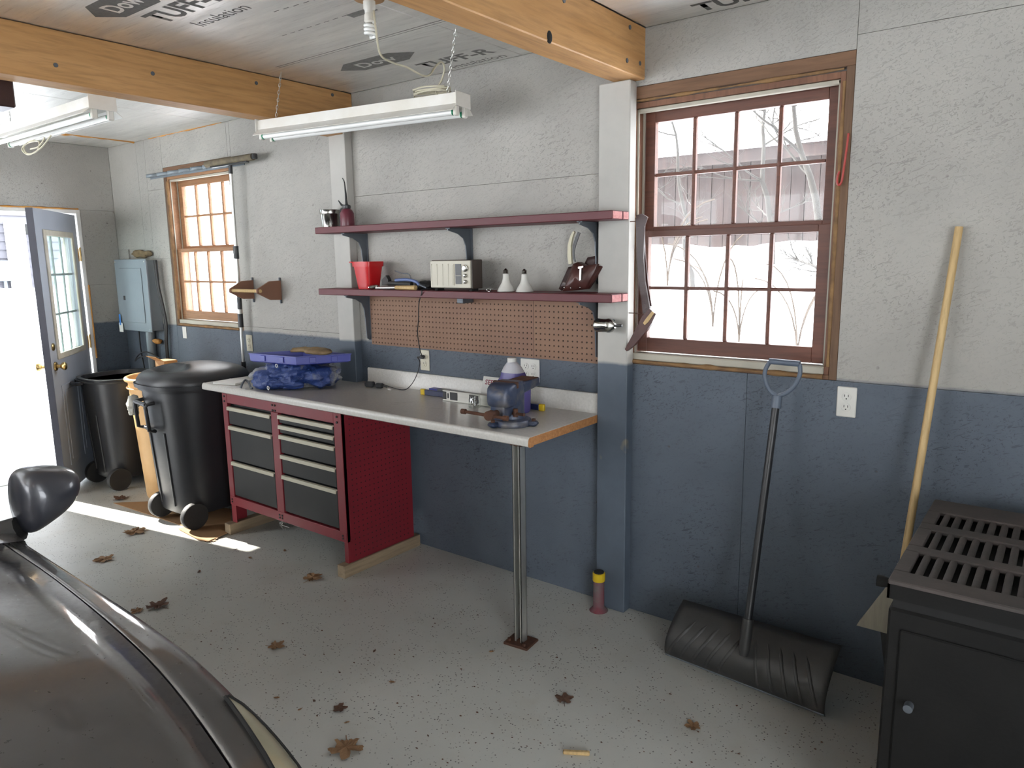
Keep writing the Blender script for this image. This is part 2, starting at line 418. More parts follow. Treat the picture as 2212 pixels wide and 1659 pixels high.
# wafer-board sheets on the main wall, cut round the two windows, joints between them
seam=.0007
def sheet(x0,x1,z0,z1,par=wr): B().box(x0+seam,x1-seam,0,.013,z0+seam,z1-seam,.0006).to('wall_panel',M_osb,par)
o1,o2=HO
sheet(XB,-5.92,1.78,HC); sheet(XB,-5.83,0,1.70); sheet(XB,-6.21,1.70,1.78)
sheet(-5.92,-5.79,1.78,HC); sheet(-5.83,o1[0],0,1.70) ; sheet(-5.79,o1[0],1.70,2.22); sheet(-5.79,o1[0],2.22,HC)
sheet(o1[0],-4.66,o1[3],HC); sheet(-4.66,o1[1],o1[3],HC); sheet(o1[0],o1[1],0,o1[2])
sheet(o1[1],-3.42,1.22,HC); sheet(o1[1],-3.42,0,1.22)
sheet(-3.42,o2[0],2.03,HC); sheet(-3.42,o2[0],0,2.03)
sheet(o2[0],o2[1],o2[3],HC); sheet(o2[0],-1.03,0,o2[2]); sheet(-1.03,XR,0,o2[2])
sheet(o2[1],XR,o2[2],2.42); sheet(o2[1],XR,2.42,HC)
# back wall with the doorway
DY0,DY1,DH=-.30,-1.215,2.065
GD=(-5.75,-2.85,2.3)       # unseen open vehicle doorway behind the car, added to light the room
wb=st(holes_wall('wall_back',YL,.013,-.1,HC+.1,[(DY1-.03,DY0+.03,-.1,DH+.03),(GD[0],GD[1],-.1,GD[2])],XB-.15,XB-.014,'x'))
def bsheet(y0,y1,z0,z1): B().box(XB-.013,XB,y0+seam,y1-seam,z0+seam,z1-seam,.0015).to('wall_panel',M_osb,wb)
bsheet(DY0+.03,0,0,1.50); bsheet(DY0+.03,0,1.50,DH+.03); bsheet(-1.22,0,DH+.03,HC); bsheet(GD[1],-1.22,DH+.03,HC); bsheet(YL,GD[1],GD[2],HC); bsheet(GD[1],DY1-.03,0,DH+.03); bsheet(YL,GD[0],0,DH+.03)
# walls that close the room behind the camera; the far one has unseen windows added for fill
FW_H=[(-6.1,-3.7,.35,2.45),(-3.4,-2.0,.35,2.45)]
st(holes_wall('wall_left',XB-.15,XR+.15,-.1,HC+.1,FW_H,YL-.15,YL,'y',M_white))  # both unseen walls kept white to the floor, to bounce more light
FD=(-5.8,-3.2,2.4)        # unseen open doorway behind the camera, added as fill light
st(holes_wall('wall_front',YL,.15,-.1,HC+.1,[(FD[0],FD[1],-.1,FD[2])],XR,XR+.15,'x',M_white))
portal('sky_portal_front',(XR+.2,(FD[0]+FD[1])/2,FD[2]/2),(0,PI/2,0),FD[2],FD[1]-FD[0])
for k,(a,c,d,e) in enumerate(FW_H):
    g=S('window_%d'%(3+k),((a+c)/2,YL,d))  # made-up windows, out of view, that let in extra daylight
    b=B(); b.box(a,c,YL-.11,YL-.04,d,d+.06).box(a,c,YL-.11,YL-.04,e-.06,e).box(a,a+.06,YL-.11,YL-.04,d,e).box(c-.06,c,YL-.11,YL-.04,d,e).box((a+c)/2-.02,(a+c)/2+.02,YL-.1,YL-.05,d,e)
    b.to('window_frame',M_white,g)
    B().box(a+.05,c-.05,YL-.078,YL-.074,d+.05,e-.05).to('pane',M_glL,g)
    portal('sky_portal_far',((a+c)/2,YL-.2,(d+e)/2),(PI/2,0,0),c-a,e-d)
for (x0,x1,z0,z1) in HO: portal('sky_portal_window',((x0+x1)/2,.2,(z0+z1)/2),(-PI/2,0,0),x1-x0,z1-z0)
portal('sky_portal_added_doorway',(XB-.2,(GD[0]+GD[1])/2,GD[2]/2),(0,-PI/2,0),GD[2],GD[1]-GD[0])
portal('sky_portal_door',(XB-.2,(DY0+DY1)/2,DH/2),(0,-PI/2,0),DH,DY0-DY1)

# ceiling: foil-faced boards between the beams
ce=st(B().box(XB-.15,XR+.15,YL-.15,.15,HC+.03,HC+.12).to('ceiling',M_foil))
BW=.125
B1,B2=-3.366,-1.515
for (x0,x1) in ((XB,-5.92),(-5.92,-4.7),(-4.7,B1-BW),(B1,-2.155),(-2.155,B2-BW),(B2,-.3),(-.3,.92),(.92,XR)):
    for (y0,y1) in ((-2.44,0),(-4.88,-2.44),(YL,-4.88)):
        B().box(x0+.002,x1-.002,y0+.002,y1-.002,HC,HC+.028,.002).to('ceiling_board',M_foil,ce)
# lettering and diamonds printed on the foil (reads from below)
def cf(x,y): return frame((x,y,HC),(1,0,0),(0,-1,0))
def diamond(x,y,wd,ht,mat,tx=None):
    b=B(); M=cf(x,y); p=[(-wd/2,0),(-wd*.3,-ht/2),(wd*.3,-ht/2),(wd/2,0),(wd*.3,ht/2),(-wd*.3,ht/2)]
    b.add([tuple(M@Vector((a,c,.0004))) for a,c in p],[(0,1,2,3,4,5)]); b.to('printed_diamond',mat,ce)
    text('printed_letters','Dow',cf(x-wd*.24,y+ht*.26),wd*.48,ht*.52,M_foil,ce,.0008,.02)
diamond(-2.87,-1.50,.44,.15,M_ink)
text('printed_letters','TUFF-R',cf(-2.955,-1.29),.47,.105,M_ink,ce,.0004,.03)
text('printed_letters','Insulation',cf(-2.885,-1.175),.34,.06,M_ink,ce,.0004)
diamond(-2.76,-.365,.52,.14,M_inkl)
text('printed_letters','TUFF-R',cf(-2.66,-.12),.45,.09,M_inkl,ce,.0004,.03)
text('printed_letters','Insulation',cf(-2.55,-.03),.33,.055,M_inkl,ce,.0004)
text('printed_letters','TUFF-R',cf(-1.26,-.04),.42,.10,M_ink,ce,.0004,.03)
b=B()
for k in range(9):
    for (x,y) in ((-2.52+.055*k,-1.1+.004*k),(-2.75+.055*k,-.9)):
        b.box(x,x+.03,y,y+.004,HC-.0006,HC+.001)
b.box(-3.2,-1.75,-.62,-.615,HC-.0006,HC+.001).box(-3.2,-1.75,-.60,-.597,HC-.0006,HC+.001).box(-2.34,-2.2,-.9,-.86,HC-.0006,HC+.001)
b.to('printed_marks',M_inkl,ce)
# foil tape and foam at the joints
def lumpy(name,p0,p1,r,mat,par,seed=0,n=40,flat=1):
    p0,p1=Vector(p0),Vector(p1); pts=[];rs=[]
    for i in range(n+1):
        t=i/n; p=p0.lerp(p1,t); k=noise.noise(Vector((t*14*(p1-p0).length+seed*7.3,seed,.5)))
        pts.append(p); rs.append(max(r*.25,r*(.8+.75*k)))
    return B().tube(pts,rs,8).to(name,mat,par,smooth=60)
lumpy('foam_bead',(-5.92,-.62,HC),(-5.92,-.01,HC),.012,M_foam,ce,1)
lumpy('foam_bead',(-5.7,-.005,HC),(-4.7,-.005,HC),.006,M_foam,ce,2)

# beams and posts
def beam(xr,label):
    t=T('ceiling_beam',label,'beam',(xr,0,2.394),group='timber beams under the ceiling')
    B().box(xr-BW,xr,YL,-.001,2.394,HC-.001,.004).to('timber',M_beam,t)
    for (y,z) in [(-.14,2.57),(-.05,2.45),(-.16,2.44),(-.62,2.55),(-1.15,2.50),(-1.55,2.46),(-1.9,2.53),(-2.3,2.47)]:
        B().cyl((xr-.002,y,z),(xr+.0025,y,z),.009,n=12).to('bolt_head',M_greymet,t,smooth=40)
    return t
beam(B1,'orange pine beam spanning the ceiling on the left, above the far window')
beam(B2,'orange pine beam on top of the right post, with a dark knot')
b=B(); q=at(1187,80,x=B2); b.ball((B2-.001,q.y,q.z),(.006,.016,.022),12,8); b.to('knot',M_dark,bpy.data.objects['ceiling_beam.001'],smooth=60)
t=T('wall_post','square post painted white over slate blue, under the right beam end','post',(-1.63,-.03,0),group='wall posts')
B().box(-1.705,-1.552,-.06,-.001,0,2.393,.004).to('timber',M_post,t)
t=T('wall_post','shallow post painted white over blue, left of the shelves','post',(-3.45,-.025,0),group='wall posts')
B().box(-3.525,-3.385,-.055,-.001,0,2.6,.003).to('timber',M_post,t)
B().box(-3.53,-3.395,-.14,-.0555,2.375,2.393,.002).to('bearing_block',M_beam,t)

# ---------------------------------------------------------------- windows
def window(xg,num,msash,mj,mg,foamside):
    M_foam=M_foamd
    x0,x1,z0,z1=opening(xg); g0,g1=xg,xg+GW
    W=S('window_'+num,((x0+x1)/2,.06,z0))
    # rough framing lining the hole
    b=B(); b.box(x0,x1,.003,.15,z1-.05,z1+.0,.002); f1=b.to('rough_header',M_rough,W)
    B().box(x1-.03,x1,.003,.15,z0,z1-.05,.002).to('rough_stud',M_roughz,W); B().box(x0,x0+.03,.003,.15,z0,z1-.05,.002).to('rough_stud',M_roughz,W)
    B().box(x0+.03,x1-.03,.003,.15,z0,z0+.018,.002).to('rough_sill',M_rough,W)
    # window unit: jambs, head, sill, tracks
    a0,a1=g0-.055,g1+.055; zt=2.285
    b=B(); b.box(a0-.018,a0,.01,.14,z0+.018,zt+.022,.001).box(a1,a1+.018,.01,.14,z0+.018,zt+.022,.001).box(a0,a1,.01,.14,zt,zt+.022,.001)
    b.to('jamb',mj,W)
    b=B()
    for s_,xx in ((1,a0),(-1,a1)):
        for y in (.022,.075,.122): b.box(xx,xx+s_*.008,y,y+.006,z0+.04,zt-.004)
    b.box(a0+.001,a1-.001,.022,.05,zt-.016,zt-.001,.002)
    b.to('sash_track',M_track,W)
    B().box(a0,a1,.0,.14,z0+.019,z0+.05,.004).to('sill',M_track,W)
    lumpy('foam_bead',(x0+.04,.012,z1-.056),(x1-.04,.012,z1-.056),.007,M_foam,W,num and int(num))
    lumpy('foam_bead',(x1-.036,.008,z0+.05),(x1-.036,.008,z1-.1),.009,M_foam,W,3+int(num))
    lumpy('foam_bead',(x0+.036,.008,z0+.05),(x0+.036,.008,z1-.1),.012,M_foam,W,5+int(num))
    lumpy('foam_bead',(x0+.05,.0,z0+.012),(x1-.05,.0,z0+.010),.010,M_foam,W,8+int(num))
    pane=None
    for nm,y,za,zb,rt,rb in (('upper_sash',.082,1.79,2.232,.05,.03),('lower_sash',.034,1.303,1.745,.028,.062)):
        b=B(); t=.034
        b.box(a0+.009,g0,y,y+t,za-rb,zb+rt,.002).box(g1,a1-.009,y,y+t,za-rb,zb+rt,.002)
        b.box(g0,g1,y,y+t,zb,zb+rt,.002).box(g0,g1,y,y+t,za-rb,za,.002)
        sh=b.to(nm,msash,W)
        cw=GW/4; mid=(za+zb)/2
        for k in (1,2,3): B().box(g0+k*cw-.008,g0+k*cw+.008,y+.003,y+.028,za,zb,.004).to('muntin',msash,sh)
        B().box(g0,g1,y+.004,y+.027,mid-.007,mid+.007,.004).to('muntin',msash,sh)
        for k in range(4):
            for j in range(2):
                c=Vector((g0+(k+.5)*cw,y+.016,(za+mid)/2 if j==0 else (zb+mid)/2))
                if pane is None:
                    pane=B().box(-cw/2+.004,cw/2-.004,-.0012,.0012,-(zb-za)/4+.004,(zb-za)/4-.004).to('pane',mg,None); pane.parent=sh
                    pane.location=c-ORG[sh.name]
                else: inst(pane,sh,c-ORG[sh.name])
    return W
window(WIN[0][0],'1',M_sashL,M_jambR if False else M_sashL,M_glL,0)
window(WIN[1][0],'2',M_sashR,M_jambR,M_glR,1)

# ---------------------------------------------------------------- door, open into the room
tr=S('trim_1',(XB,DY0,0))
B().box(XB-.15,XB+.004,DY0,DY0+.03,0,DH+.03,.002).to('door_jamb',M_white,tr); B().box(XB-.15,XB+.004,DY1-.03,DY1,0,DH+.03,.002).to('door_jamb',M_white,tr)
B().box(XB-.15,XB+.004,DY1,DY0,DH,DH+.03,.002).to('door_head',M_white,tr); B().box(XB-.15,XB+.01,DY1,DY0,.001,.018,.003).to('threshold',M_steel,tr)
lumpy('foam_bead',(XB+.003,DY1,DH+.036),(XB+.003,DY0+.02,DH+.036),.007,M_foam,tr,4)
lumpy('foam_bead',(XB+.003,DY0+.036,.9),(XB+.003,DY0+.036,1.5),.006,M_foam,tr,6)
dang=math.atan2(-.56,.714)
dr=S('door_1',(XB+.01,DY0-.012,.02)); dr.rotation_euler=(0,0,dang)
DW,DT,DHH=.895,.045,2.03
gx0,gx1,gz0,gz1=.165,.735,1.0,1.86
b=B()      # slab with a glazed hole; local: x from the hinge, y room side positive
for (a,c,d,e) in ((.012,gx0,0,DHH),(gx1,DW,0,DHH),(gx0,gx1,0,gz0),(gx0,gx1,gz1,DHH)): b.box(a,c,-DT,0,d,e)
b.to('slab',M_door,dr,local=True)
for (a,c) in ((.15,.42),(.48,.75)):
    b=B(); b.box(a,c,.0,.006,.18,.78,.005); b.box(a+.04,c-.04,.006,.010,.22,.74,.004); b.to('raised_panel',M_door,dr,local=True)
b=B()
for s_,y in ((1,0),(-1,-DT)):
    for (a,c,d,e) in ((gx0-.03,gx0+.012,gz0-.03,gz1+.03),(gx1-.012,gx1+.03,gz0-.03,gz1+.03),(gx0,gx1,gz0-.03,gz0+.012),(gx0,gx1,gz1-.012,gz1+.03)): b.box(a,c,y,y+s_*.012,d,e,.003)
b.to('glazing_frame',M_doorw,dr,local=True)
for k in range(3):
    for j in range(3):
        a=gx0+(gx1-gx0)*k/3; d=gz0+(gz1-gz0)*j/3
        B().box(a+.002,a+(gx1-gx0)/3-.002,-.026,-.022,d+.002,d+(gz1-gz0)/3-.002).to('pane',M_glD,dr,local=True)
M_munt=pm('pale_green_muntin',(.33,.42,.42),.4)
for k in (1,2):
    B().box(gx0+(gx1-gx0)*k/3-.008,gx0+(gx1-gx0)*k/3+.008,-.03,-.018,gz0,gz1,.002).to('muntin',M_munt,dr,local=True)
    B().box(gx0,gx1,-.031,-.017,gz0+(gz1-gz0)*k/3-.008,gz0+(gz1-gz0)*k/3+.008,.002).to('muntin',M_munt,dr,local=True)
B().box(DW,DW+.002,-DT,0,0,DHH).to('edge_strip',pm('dark_slate_edge',(.05,.052,.075),.5),dr,local=True)
for s_,y in ((1,0),(-1,-DT)):
    M=Matrix.Rotation(-s_*PI/2,4,'X'); x=DW-.065
    k=B().lathe([(.032,0),(.034,.004),(.03,.012),(.013,.016),(.012,.035),(.02,.042),(.029,.054),(.029,.066),(.02,.074),(.004,.076)],(x,y,.93),20,M).to('door_knob',M_brass,dr,smooth=40,local=True)
    B().lathe([(.027,0),(.027,.006),(.02,.011),(.008,.012)],(x,y,1.07),18,M).to('deadbolt',M_brass,dr,smooth=40,local=True)
for z in (.32,1.02,1.72):
    b=B(); b.cyl((.0,.008,z-.05),(.0,.008,z+.05),.007,n=10).box(.004,.035,-.004,.001,z-.05,z+.05).ball((0,.008,z+.054),.008,8,6); b.to('hinge',M_brass,dr,smooth=40,local=True)

# ---------------------------------------------------------------- outdoors
def hgt(x,y):
    h=-.1
    if x<-6.7: h+=min((-6.7-x)*.155,1.25)
    if y>.3: h+=min((y-.3)*.195,1.92)*min(1,max(0,(x+14)/4))+ (min((y-.3)*.06,.8) if x<-10 else 0)
    if y>.3 or x<-6.6:
        d=math.hypot(x+6.6 if x<-6.6 else 0,y-.3 if y>.3 else 0)
        h+=fb((x,y,0),.45,5)*.16*min(1,d*.5)+fb((x,y,3),2.2,3)*.035*min(1,d*.5)
    e=(x+3.9)**2/2.2+(y-3.3)**2/1.6
    if y>.3: h+=1.25*math.exp(-e)
    return h
xs=[-70,-55,-42,-32,-26]+[-22+.28*i for i in range(130)]+[15,20,28,40]; ys=[-40,-25,-15,-10]+[-8+.28*i for i in range(90)]+[19,24,32,45,70]
b=B(); b.grid([[(x,y,hgt(x,y)) for x in xs] for y in ys])
o=b.to('ground',M_snow,smooth=80); st(o)
# hills far behind
M_hill=pm('hazy_wooded_hill',(.06,.062,.072),.9,0,(.085,.088,.1),.4,None,.4,1)
b=B(); rows=[]
for j in range(9):
    rows.append([(-150+i*6,45+j*6+ (i-15)*.0,-1+ (j/8)**.8*16*(1+.25*fb((i*.2,j*.1,0),1,3))) for i in range(50)])
b.grid(rows); st(b.to('hills',M_hill,smooth=80))
# own eave with a lip of snow, over the right window
b=B(); b.box(XB-.3,XR+.3,.15,.62,2.46,2.50).box(XB-.3,XR+.3,.6,.63,2.40,2.56); st(b.to('trim_2',M_white))
b=B()
pts=[];rs=[]
for i in range(60):
    x=-7+i*.16; pts.append((x,.66,2.56)); rs.append(.055+.05*max(0,noise.noise(Vector((x*1.3,2,0))))+ (.14*math.exp(-((x+2.25)/.3)**2)))
b.tube(pts,rs,10); tag(b.to('roof_snow',M_snow,smooth=70,loc=(-2,.66,2.5)),'grey lip of snow hanging from the eave outside the right window','snow')
# brown board barn behind the right window
BY=11.0
zb=at(1600,492,y=BY).z; ze=at(1600,330,y=BY).z
M_barn=wood('weathered_brown_boards',(.05,.034,.031),(.034,.025,.024),'z',.9,3)
bn=T('barn','weathered brown board barn with a snowy roof beyond the right window','barn',(-3.5,BY,zb))
B().box(-11,3,BY+.03,BY+7,zb-1.5,ze).to('frame',M_barn,bn)
for k in range(56):
    x=-11+.25*k; d=random.uniform(0,.015)
    B().box(x+.006,x+.244,BY-.02-d,BY+.03,zb-1.5,ze-.01).to('plank',M_barn,bn)
B().box(-11.4,3.4,BY-.4,BY-.32,ze-.22,ze+.05).to('fascia',M_barn,bn)
b=B(); b.prism([(BY-.45,ze),(BY-.45,ze+.22),(BY+4,ze+2.6),(BY+4,ze+2.2)],-11.5,3.5,'x'); b.to('snowy_roof',M_snow,bn)
# bare trees
M_bark=pm('grey_bark',(.028,.025,.022),.85,0,(.018,.016,.014),6,(1,1,.3),.4,30)
def tree(label,base,top,r,seed,nb=9,spread=1.6):
    rd=random.Random(seed); base=Vector(base); top=Vector(top)
    t=T('bare_tree',label,'tree',base,group='bare trees outside the right window')
    tr_=[base.lerp(top,i/12)+Vector((fb((i*.3,seed,0),1,2),fb((i*.3,seed,5),1,2),0))*.12*(i>0) for i in range(13)]
    B().tube(tr_,[r*(1-.75*i/12) for i in range(13)],8).to('trunk',M_bark,t,smooth=60)
    b=B()
    def br(p,d,l,rr,lev):
        pts=[p]; v=Vector(d)
        for i in range(7):
            v=(v+Vector((rd.uniform(-1,1),rd.uniform(-1,1),rd.uniform(-.6,.9)))*.22).normalized(); pts.append(pts[-1]+v*l/7)
        b.tube(pts,[rr*(1-.8*i/7) for i in range(8)],5)
        if lev<2:
            for _ in range(5): i=rd.randint(2,6); br(pts[i],(v+Vector((rd.uniform(-1,1),rd.uniform(-1,1),rd.uniform(-.7,1)))).normalized(),l*.55,rr*.5,lev+1)
    for i in range(nb):
        p=tr_[rd.randint(2,11)]; a=rd.uniform(0,2*PI)
        br(p,Vector((math.cos(a),math.sin(a)*.6,rd.uniform(-.1,.6))).normalized(),rd.uniform(.6,1.1)*spread,r*.33,0)
    b.to('branches',M_bark,t,smooth=60)
for (px,py,qx,qy,Y,r,sd,lb) in ((1672,480,1640,120,8.9,.055,3,'slim upright bare tree right of centre in the right window'),
    (1850,520,1690,130,4.9,.055,5,'leaning bare tree trunk at the right side of the right window'),
    (1500,490,1440,180,6.9,.04,9,'thin bare tree with a tangle of twigs before the barn, left in the window')):
    a=at(px,py,y=Y); a.z=hgt(a.x,Y)-.05; tree(lb,a,at(qx,qy,y=Y),r,sd,9,1.05)
M_weed=pm('dead_weed_stem',(.04,.026,.016),.85)
wl=['arching dead weed stem in the snow, lower left panes','crossed dead weed stems in the snow, second lower pane','drooping seed head on a weed, third lower pane','tall thin weed with a bud, right lower pane']
for k,(px,py) in enumerate(((1440,700),(1540,700),(1600,640),(1725,700))):
    p=at(px,py,y=3.6); p.z=hgt(p.x,3.6)-.03; rd=random.Random(40+k); t=T('dead_weed',wl[k],'weed',p,group='dead weeds in the snow')
    for s_ in range(4):
        a=rd.uniform(0,6.28); l=rd.uniform(.5,.95); q=[p+Vector((math.cos(a)*.3*(u/8)**2*2*l,math.sin(a)*.2*(u/8)**2,l*math.sin(u/8*1.5))) for u in range(9)]
        B().tube(q,.007,5).to('stem',M_weed,t,smooth=60)
# neighbour's house seen through the doorway
HX=-15.2; hz=1.0
nh=T('house','pale grey clapboard house with a white corner post beyond the doorway','house',(HX,1,hz))
M_sid=pm('pale_lavender_siding',(.12,.12,.14),.7,0,(.105,.105,.125),2)
ye=at(416,480,x=HX).y
B().box(HX-8,HX-.03,-9,ye,hz-1.2,6.2).to('wall',M_sid,nh)
for k in range(40):
    z=hz-1.0+.15*k; b=B(); b.prism([(HX-.03,z),(HX+.012,z),(HX-.012,z+.152),(HX-.03,z+.152)],-9,ye-.14,'y') if False else b.add([(HX-.03,-9,z),(HX+.014,-9,z),(HX-.01,-9,z+.152),(HX-.03,-9,z+.152),(HX-.03,ye-.13,z),(HX+.014,ye-.13,z),(HX-.01,ye-.13,z+.152),(HX-.03,ye-.13,z+.152)],[(0,1,2,3),(7,6,5,4),(1,0,4,5),(2,1,5,6),(3,2,6,7),(0,3,7,4)]); b.to('siding_board',M_sid,nh)
B().box(HX-.03,HX+.03,ye-.13,ye+.02,hz-1.2,6.2).to('corner_board',M_white,nh)
p=at(40,560,x=HX); B().box(HX+.02,HX+.2,p.y-.18,p.y+.1,hz-.9,at(40,480,x=HX).z,.01).to('porch_post',M_white,nh)
p=at(6,585,x=HX); B().box(HX+.015,HX+.13,p.y-.12,p.y+.1,p.z-.18,p.z+.18,.01).to('meter_box',M_panel,nh); B().cyl((HX+.06,p.y,hz-.9),(HX+.06,p.y,p.z-.18),.03,n=10).to('conduit',M_panel,nh,smooth=50)
p=at(44,497,x=HX); B().box(HX+.02,HX+.16,p.y-.1,p.y+.1,p.z-.08,p.z+.1,.01).to('wall_lamp',M_drawer,nh)
b=B(); b.add([(HX+.5,-9.5,6.1),(HX+.5,ye+.5,6.1),(HX-4,ye+.5,8.6),(HX-4,-9.5,8.6),(HX+.5,-9.5,6.35),(HX+.5,ye+.5,6.35),(HX-4,ye+.5,8.85),(HX-4,-9.5,8.85)],[(0,1,2,3),(7,6,5,4),(0,4,5,1),(1,5,6,2),(2,6,7,3),(3,7,4,0)]); b.to('snowy_roof',M_snow,nh)

# ---------------------------------------------------------------- shelves over the bench
def shelf(zt,label,zbk):
    t=T('wall_shelf',label,'shelf',(-2.43,-.1,zt-.036),group='maroon plank shelves')
    x0,x1=-3.505,-1.55
    for y0,y1,xa,xb in ((-.205,-.118,x0,x1),(-.115,-.062,x0,x1),(-.061,-.002,-3.383,-1.707)):
        b=B(); b.box(xa,xb,y0,y1,zt-.036,zt,.003); b.to('plank',M_red,t)
        if xb==x1: B().box(x1,x1+.0008,y0+.004,y1-.004,zt-.033,zt-.003).to('sawn_end',M_pink,t)
    for xb in (-3.30,-2.50,-1.73):
        # pressed-steel bracket: curved web in the y-z plane
        b=B(); y1,z1=-.175,zt-.037
        if zt<1.6 and xb==-2.50:
            B().box(xb-.02,xb+.02,-.1,-.012,z1-.03,z1-.001,.003).to('bracket_stub',M_greymet,t); continue
        prof=[(-.004,z1),(y1,z1),(y1,z1-.012),(-.1,z1-.028),(-.06,z1-.05),(-.044,z1-.085),(-.036,z1-.16),(-.03,z1-.26),(-.004,z1-.27)]
        b.prism(prof,xb-.003,xb+.003,'x')
        b.box(xb-.014,xb+.014,y1,-.002,z1-.004,z1-.0005).box(xb-.014,xb+.014,-.006,-.001,z1-.275,z1)
        b.to('bracket',M_greymet,t)
shelf(1.853,'upper maroon plank shelf holding a tin cup and oil can',0)
shelf(1.505,'lower maroon plank shelf holding the radio, red tub and bulbs',0)
ZU,ZL=1.853,1.505

# pegboard with real holes: two sheets
def pegboard(x0,x1,z0,z1,label):
    b=B(); y=-.008; p=.0254; nx=int((x1-x0)/p); nz=int((z1-z0)/p); dx=(x1-x0)/nx; dz=(z1-z0)/nz
    for i in range(nx):
        for j in range(nz):
            a,c=x0+i*dx,z0+j*dz; r=.0043
            out=[(a,c),(a+dx/2,c),(a+dx,c),(a+dx,c+dz/2),(a+dx,c+dz),(a+dx/2,c+dz),(a,c+dz),(a,c+dz/2)]
            inn=[(a+dx/2+r*math.cos(q),c+dz/2+r*math.sin(q)) for q in [PI*1.25+PI/4*k for k in range(8)]]
            b.add([(u,y,v) for u,v in out]+[(u,y,v) for u,v in inn]+[(u,y+.004,v) for u,v in inn],
                  [(k,(k+1)%8,8+(k+1)%8,8+k) for k in range(8)]+[(8+k,8+(k+1)%8,16+(k+1)%8,16+k) for k in range(8)])
    t=T('pegboard',label,'pegboard',((x0+x1)/2,-.004,z0),group='pegboard sheets')
    b.to('face',M_peg,t)
    B().box(x0,x1,-.004,-.001,z0,z1).to('hole_shade',M_dark,t)  # black sheet stands in for the shade inside the holes
pegboard(-3.285,-2.1,1.172,1.474,'large left sheet of brown pegboard between shelf and bench')
pegboard(-2.098,-1.70,1.172,1.474,'small right sheet of brown pegboard next to the right post')

# outlets
def outlet(px,py,label,gang=1,mat=M_ivory,y=-.001):
    c=at(px,py,y=0); t=T('wall_outlet',label,'outlet',(c.x,y,c.z),group='wall outlets'); wd=.07*1 if gang==1 else .116
    B().box(c.x-wd/2,c.x+wd/2,y-.006,y,c.z-.058,c.z+.058,.003).to('cover_plate',mat,t)
    for gx in ([0] if gang==1 else (-.023,.023)):
        for dz in (-.02,.02):
            o=B().lathe([(.0165,0),(.0165,.0025),(.015,.003)],(c.x+gx,y-.006,c.z+dz),18,Matrix.Rotation(PI/2,4,'X')).to('receptacle',mat,t,smooth=40)
            b=B()
            for sx in (-.0065,.0065): b.box(c.x+gx+sx-.001,c.x+gx+sx+.001,y-.0096,y-.0088,c.z+dz,c.z+dz+.009)
            b.cyl((c.x+gx,y-.0096,c.z+dz-.007),(c.x+gx,y-.0088,c.z+dz-.007),.0025,n=8)
            b.to('slots',M_dark,o)
    return c
oc=outlet(919,778,'ivory outlet under the pegboard with the black plug in it')
outlet(1146,800,'white double outlet behind the purple jug',2,M_outw)
outlet(1829,868,'white outlet on the blue wall right of the right window',1,M_outw)
outlet(540,741,'ivory outlet on the blue wall under the far window')

# ---------------------------------------------------------------- workbench
ZB=.94; CX0,CX1=-4.175,-1.707
ct=T('workbench','long grey laminate workbench with a sawn right end and one steel leg','workbench',(-2.9,-.32,ZB-.038))
pr=[(-.002,ZB-.036),(-.002,ZB),(-.60,ZB)]+[(-.60-.022*math.sin(a),ZB+.004*math.sin(2*a)-.022*(1-math.cos(a))) for a in [PI/2*k/6 for k in range(1,7)]]+[(-.622,ZB-.036),(-.612,ZB-.042),(-.59,ZB-.042),(-.585,ZB-.036)]
pr=[(y+.025 if y<-.5 else y,z) for y,z in pr]
b=B(); pn=[(min(y,-.058),z) for y,z in pr]; b.prism(pr,CX0,-3.527,'x'); b.prism(pn,-3.527,-3.383,'x'); b.prism(pr,-3.383,CX1-.002,'x'); b.to('worktop',M_lam,ct,smooth=35)
b=B(); b.prism([(y*.996,z-.0015) for y,z in pr],CX1-.002,CX1,'x'); b.to('sawn_end',M_chip,ct)
b=B(); bs_=T('backsplash','grey laminate backsplash along the back of the bench','backsplash',(-2.5,-.017,ZB)); b.prism([(-.002,ZB),(-.034,ZB),(-.03,ZB+.008),(-.026,ZB+.02),(-.025,ZB+.085),(-.02,ZB+.092),(-.002,ZB+.092)],-3.315,-1.709,'x'); b.to('board',M_lam,bs_,smooth=35)
# strut leg
b=B(); x,y=-1.785,-.56
b.box(x-.02,x+.02,y+.0175,y+.02,.012,ZB-.043).box(x-.02,x-.0175,y-.02,y+.02,.012,ZB-.043).box(x+.0175,x+.02,y-.02,y+.02,.012,ZB-.043).box(x-.02,x-.011,y-.02,y-.0175,.012,ZB-.043).box(x+.011,x+.02,y-.02,y-.0175,.012,ZB-.043)
lg=lab(b.to('leg',M_steel,ct),'galvanised strut leg')
B().box(x-.06,x+.06,y-.05,y+.05,0,.012,.002,M=Matrix.Translation((x,y,0))@Matrix.Rotation(.1,4,'Z')@Matrix.Translation((-x,-y,0))).to('base_plate',M_rust,lg)
B().box(x-.03,x+.03,y-.02,y+.04,ZB-.048,ZB-.043).to('top_plate',M_rust,lg)
for dx in (-.04,.04): B().cyl((x+dx,y-.032,.012),(x+dx,y-.032,.024),.008,n=6).to('bolt',M_rust,lg)

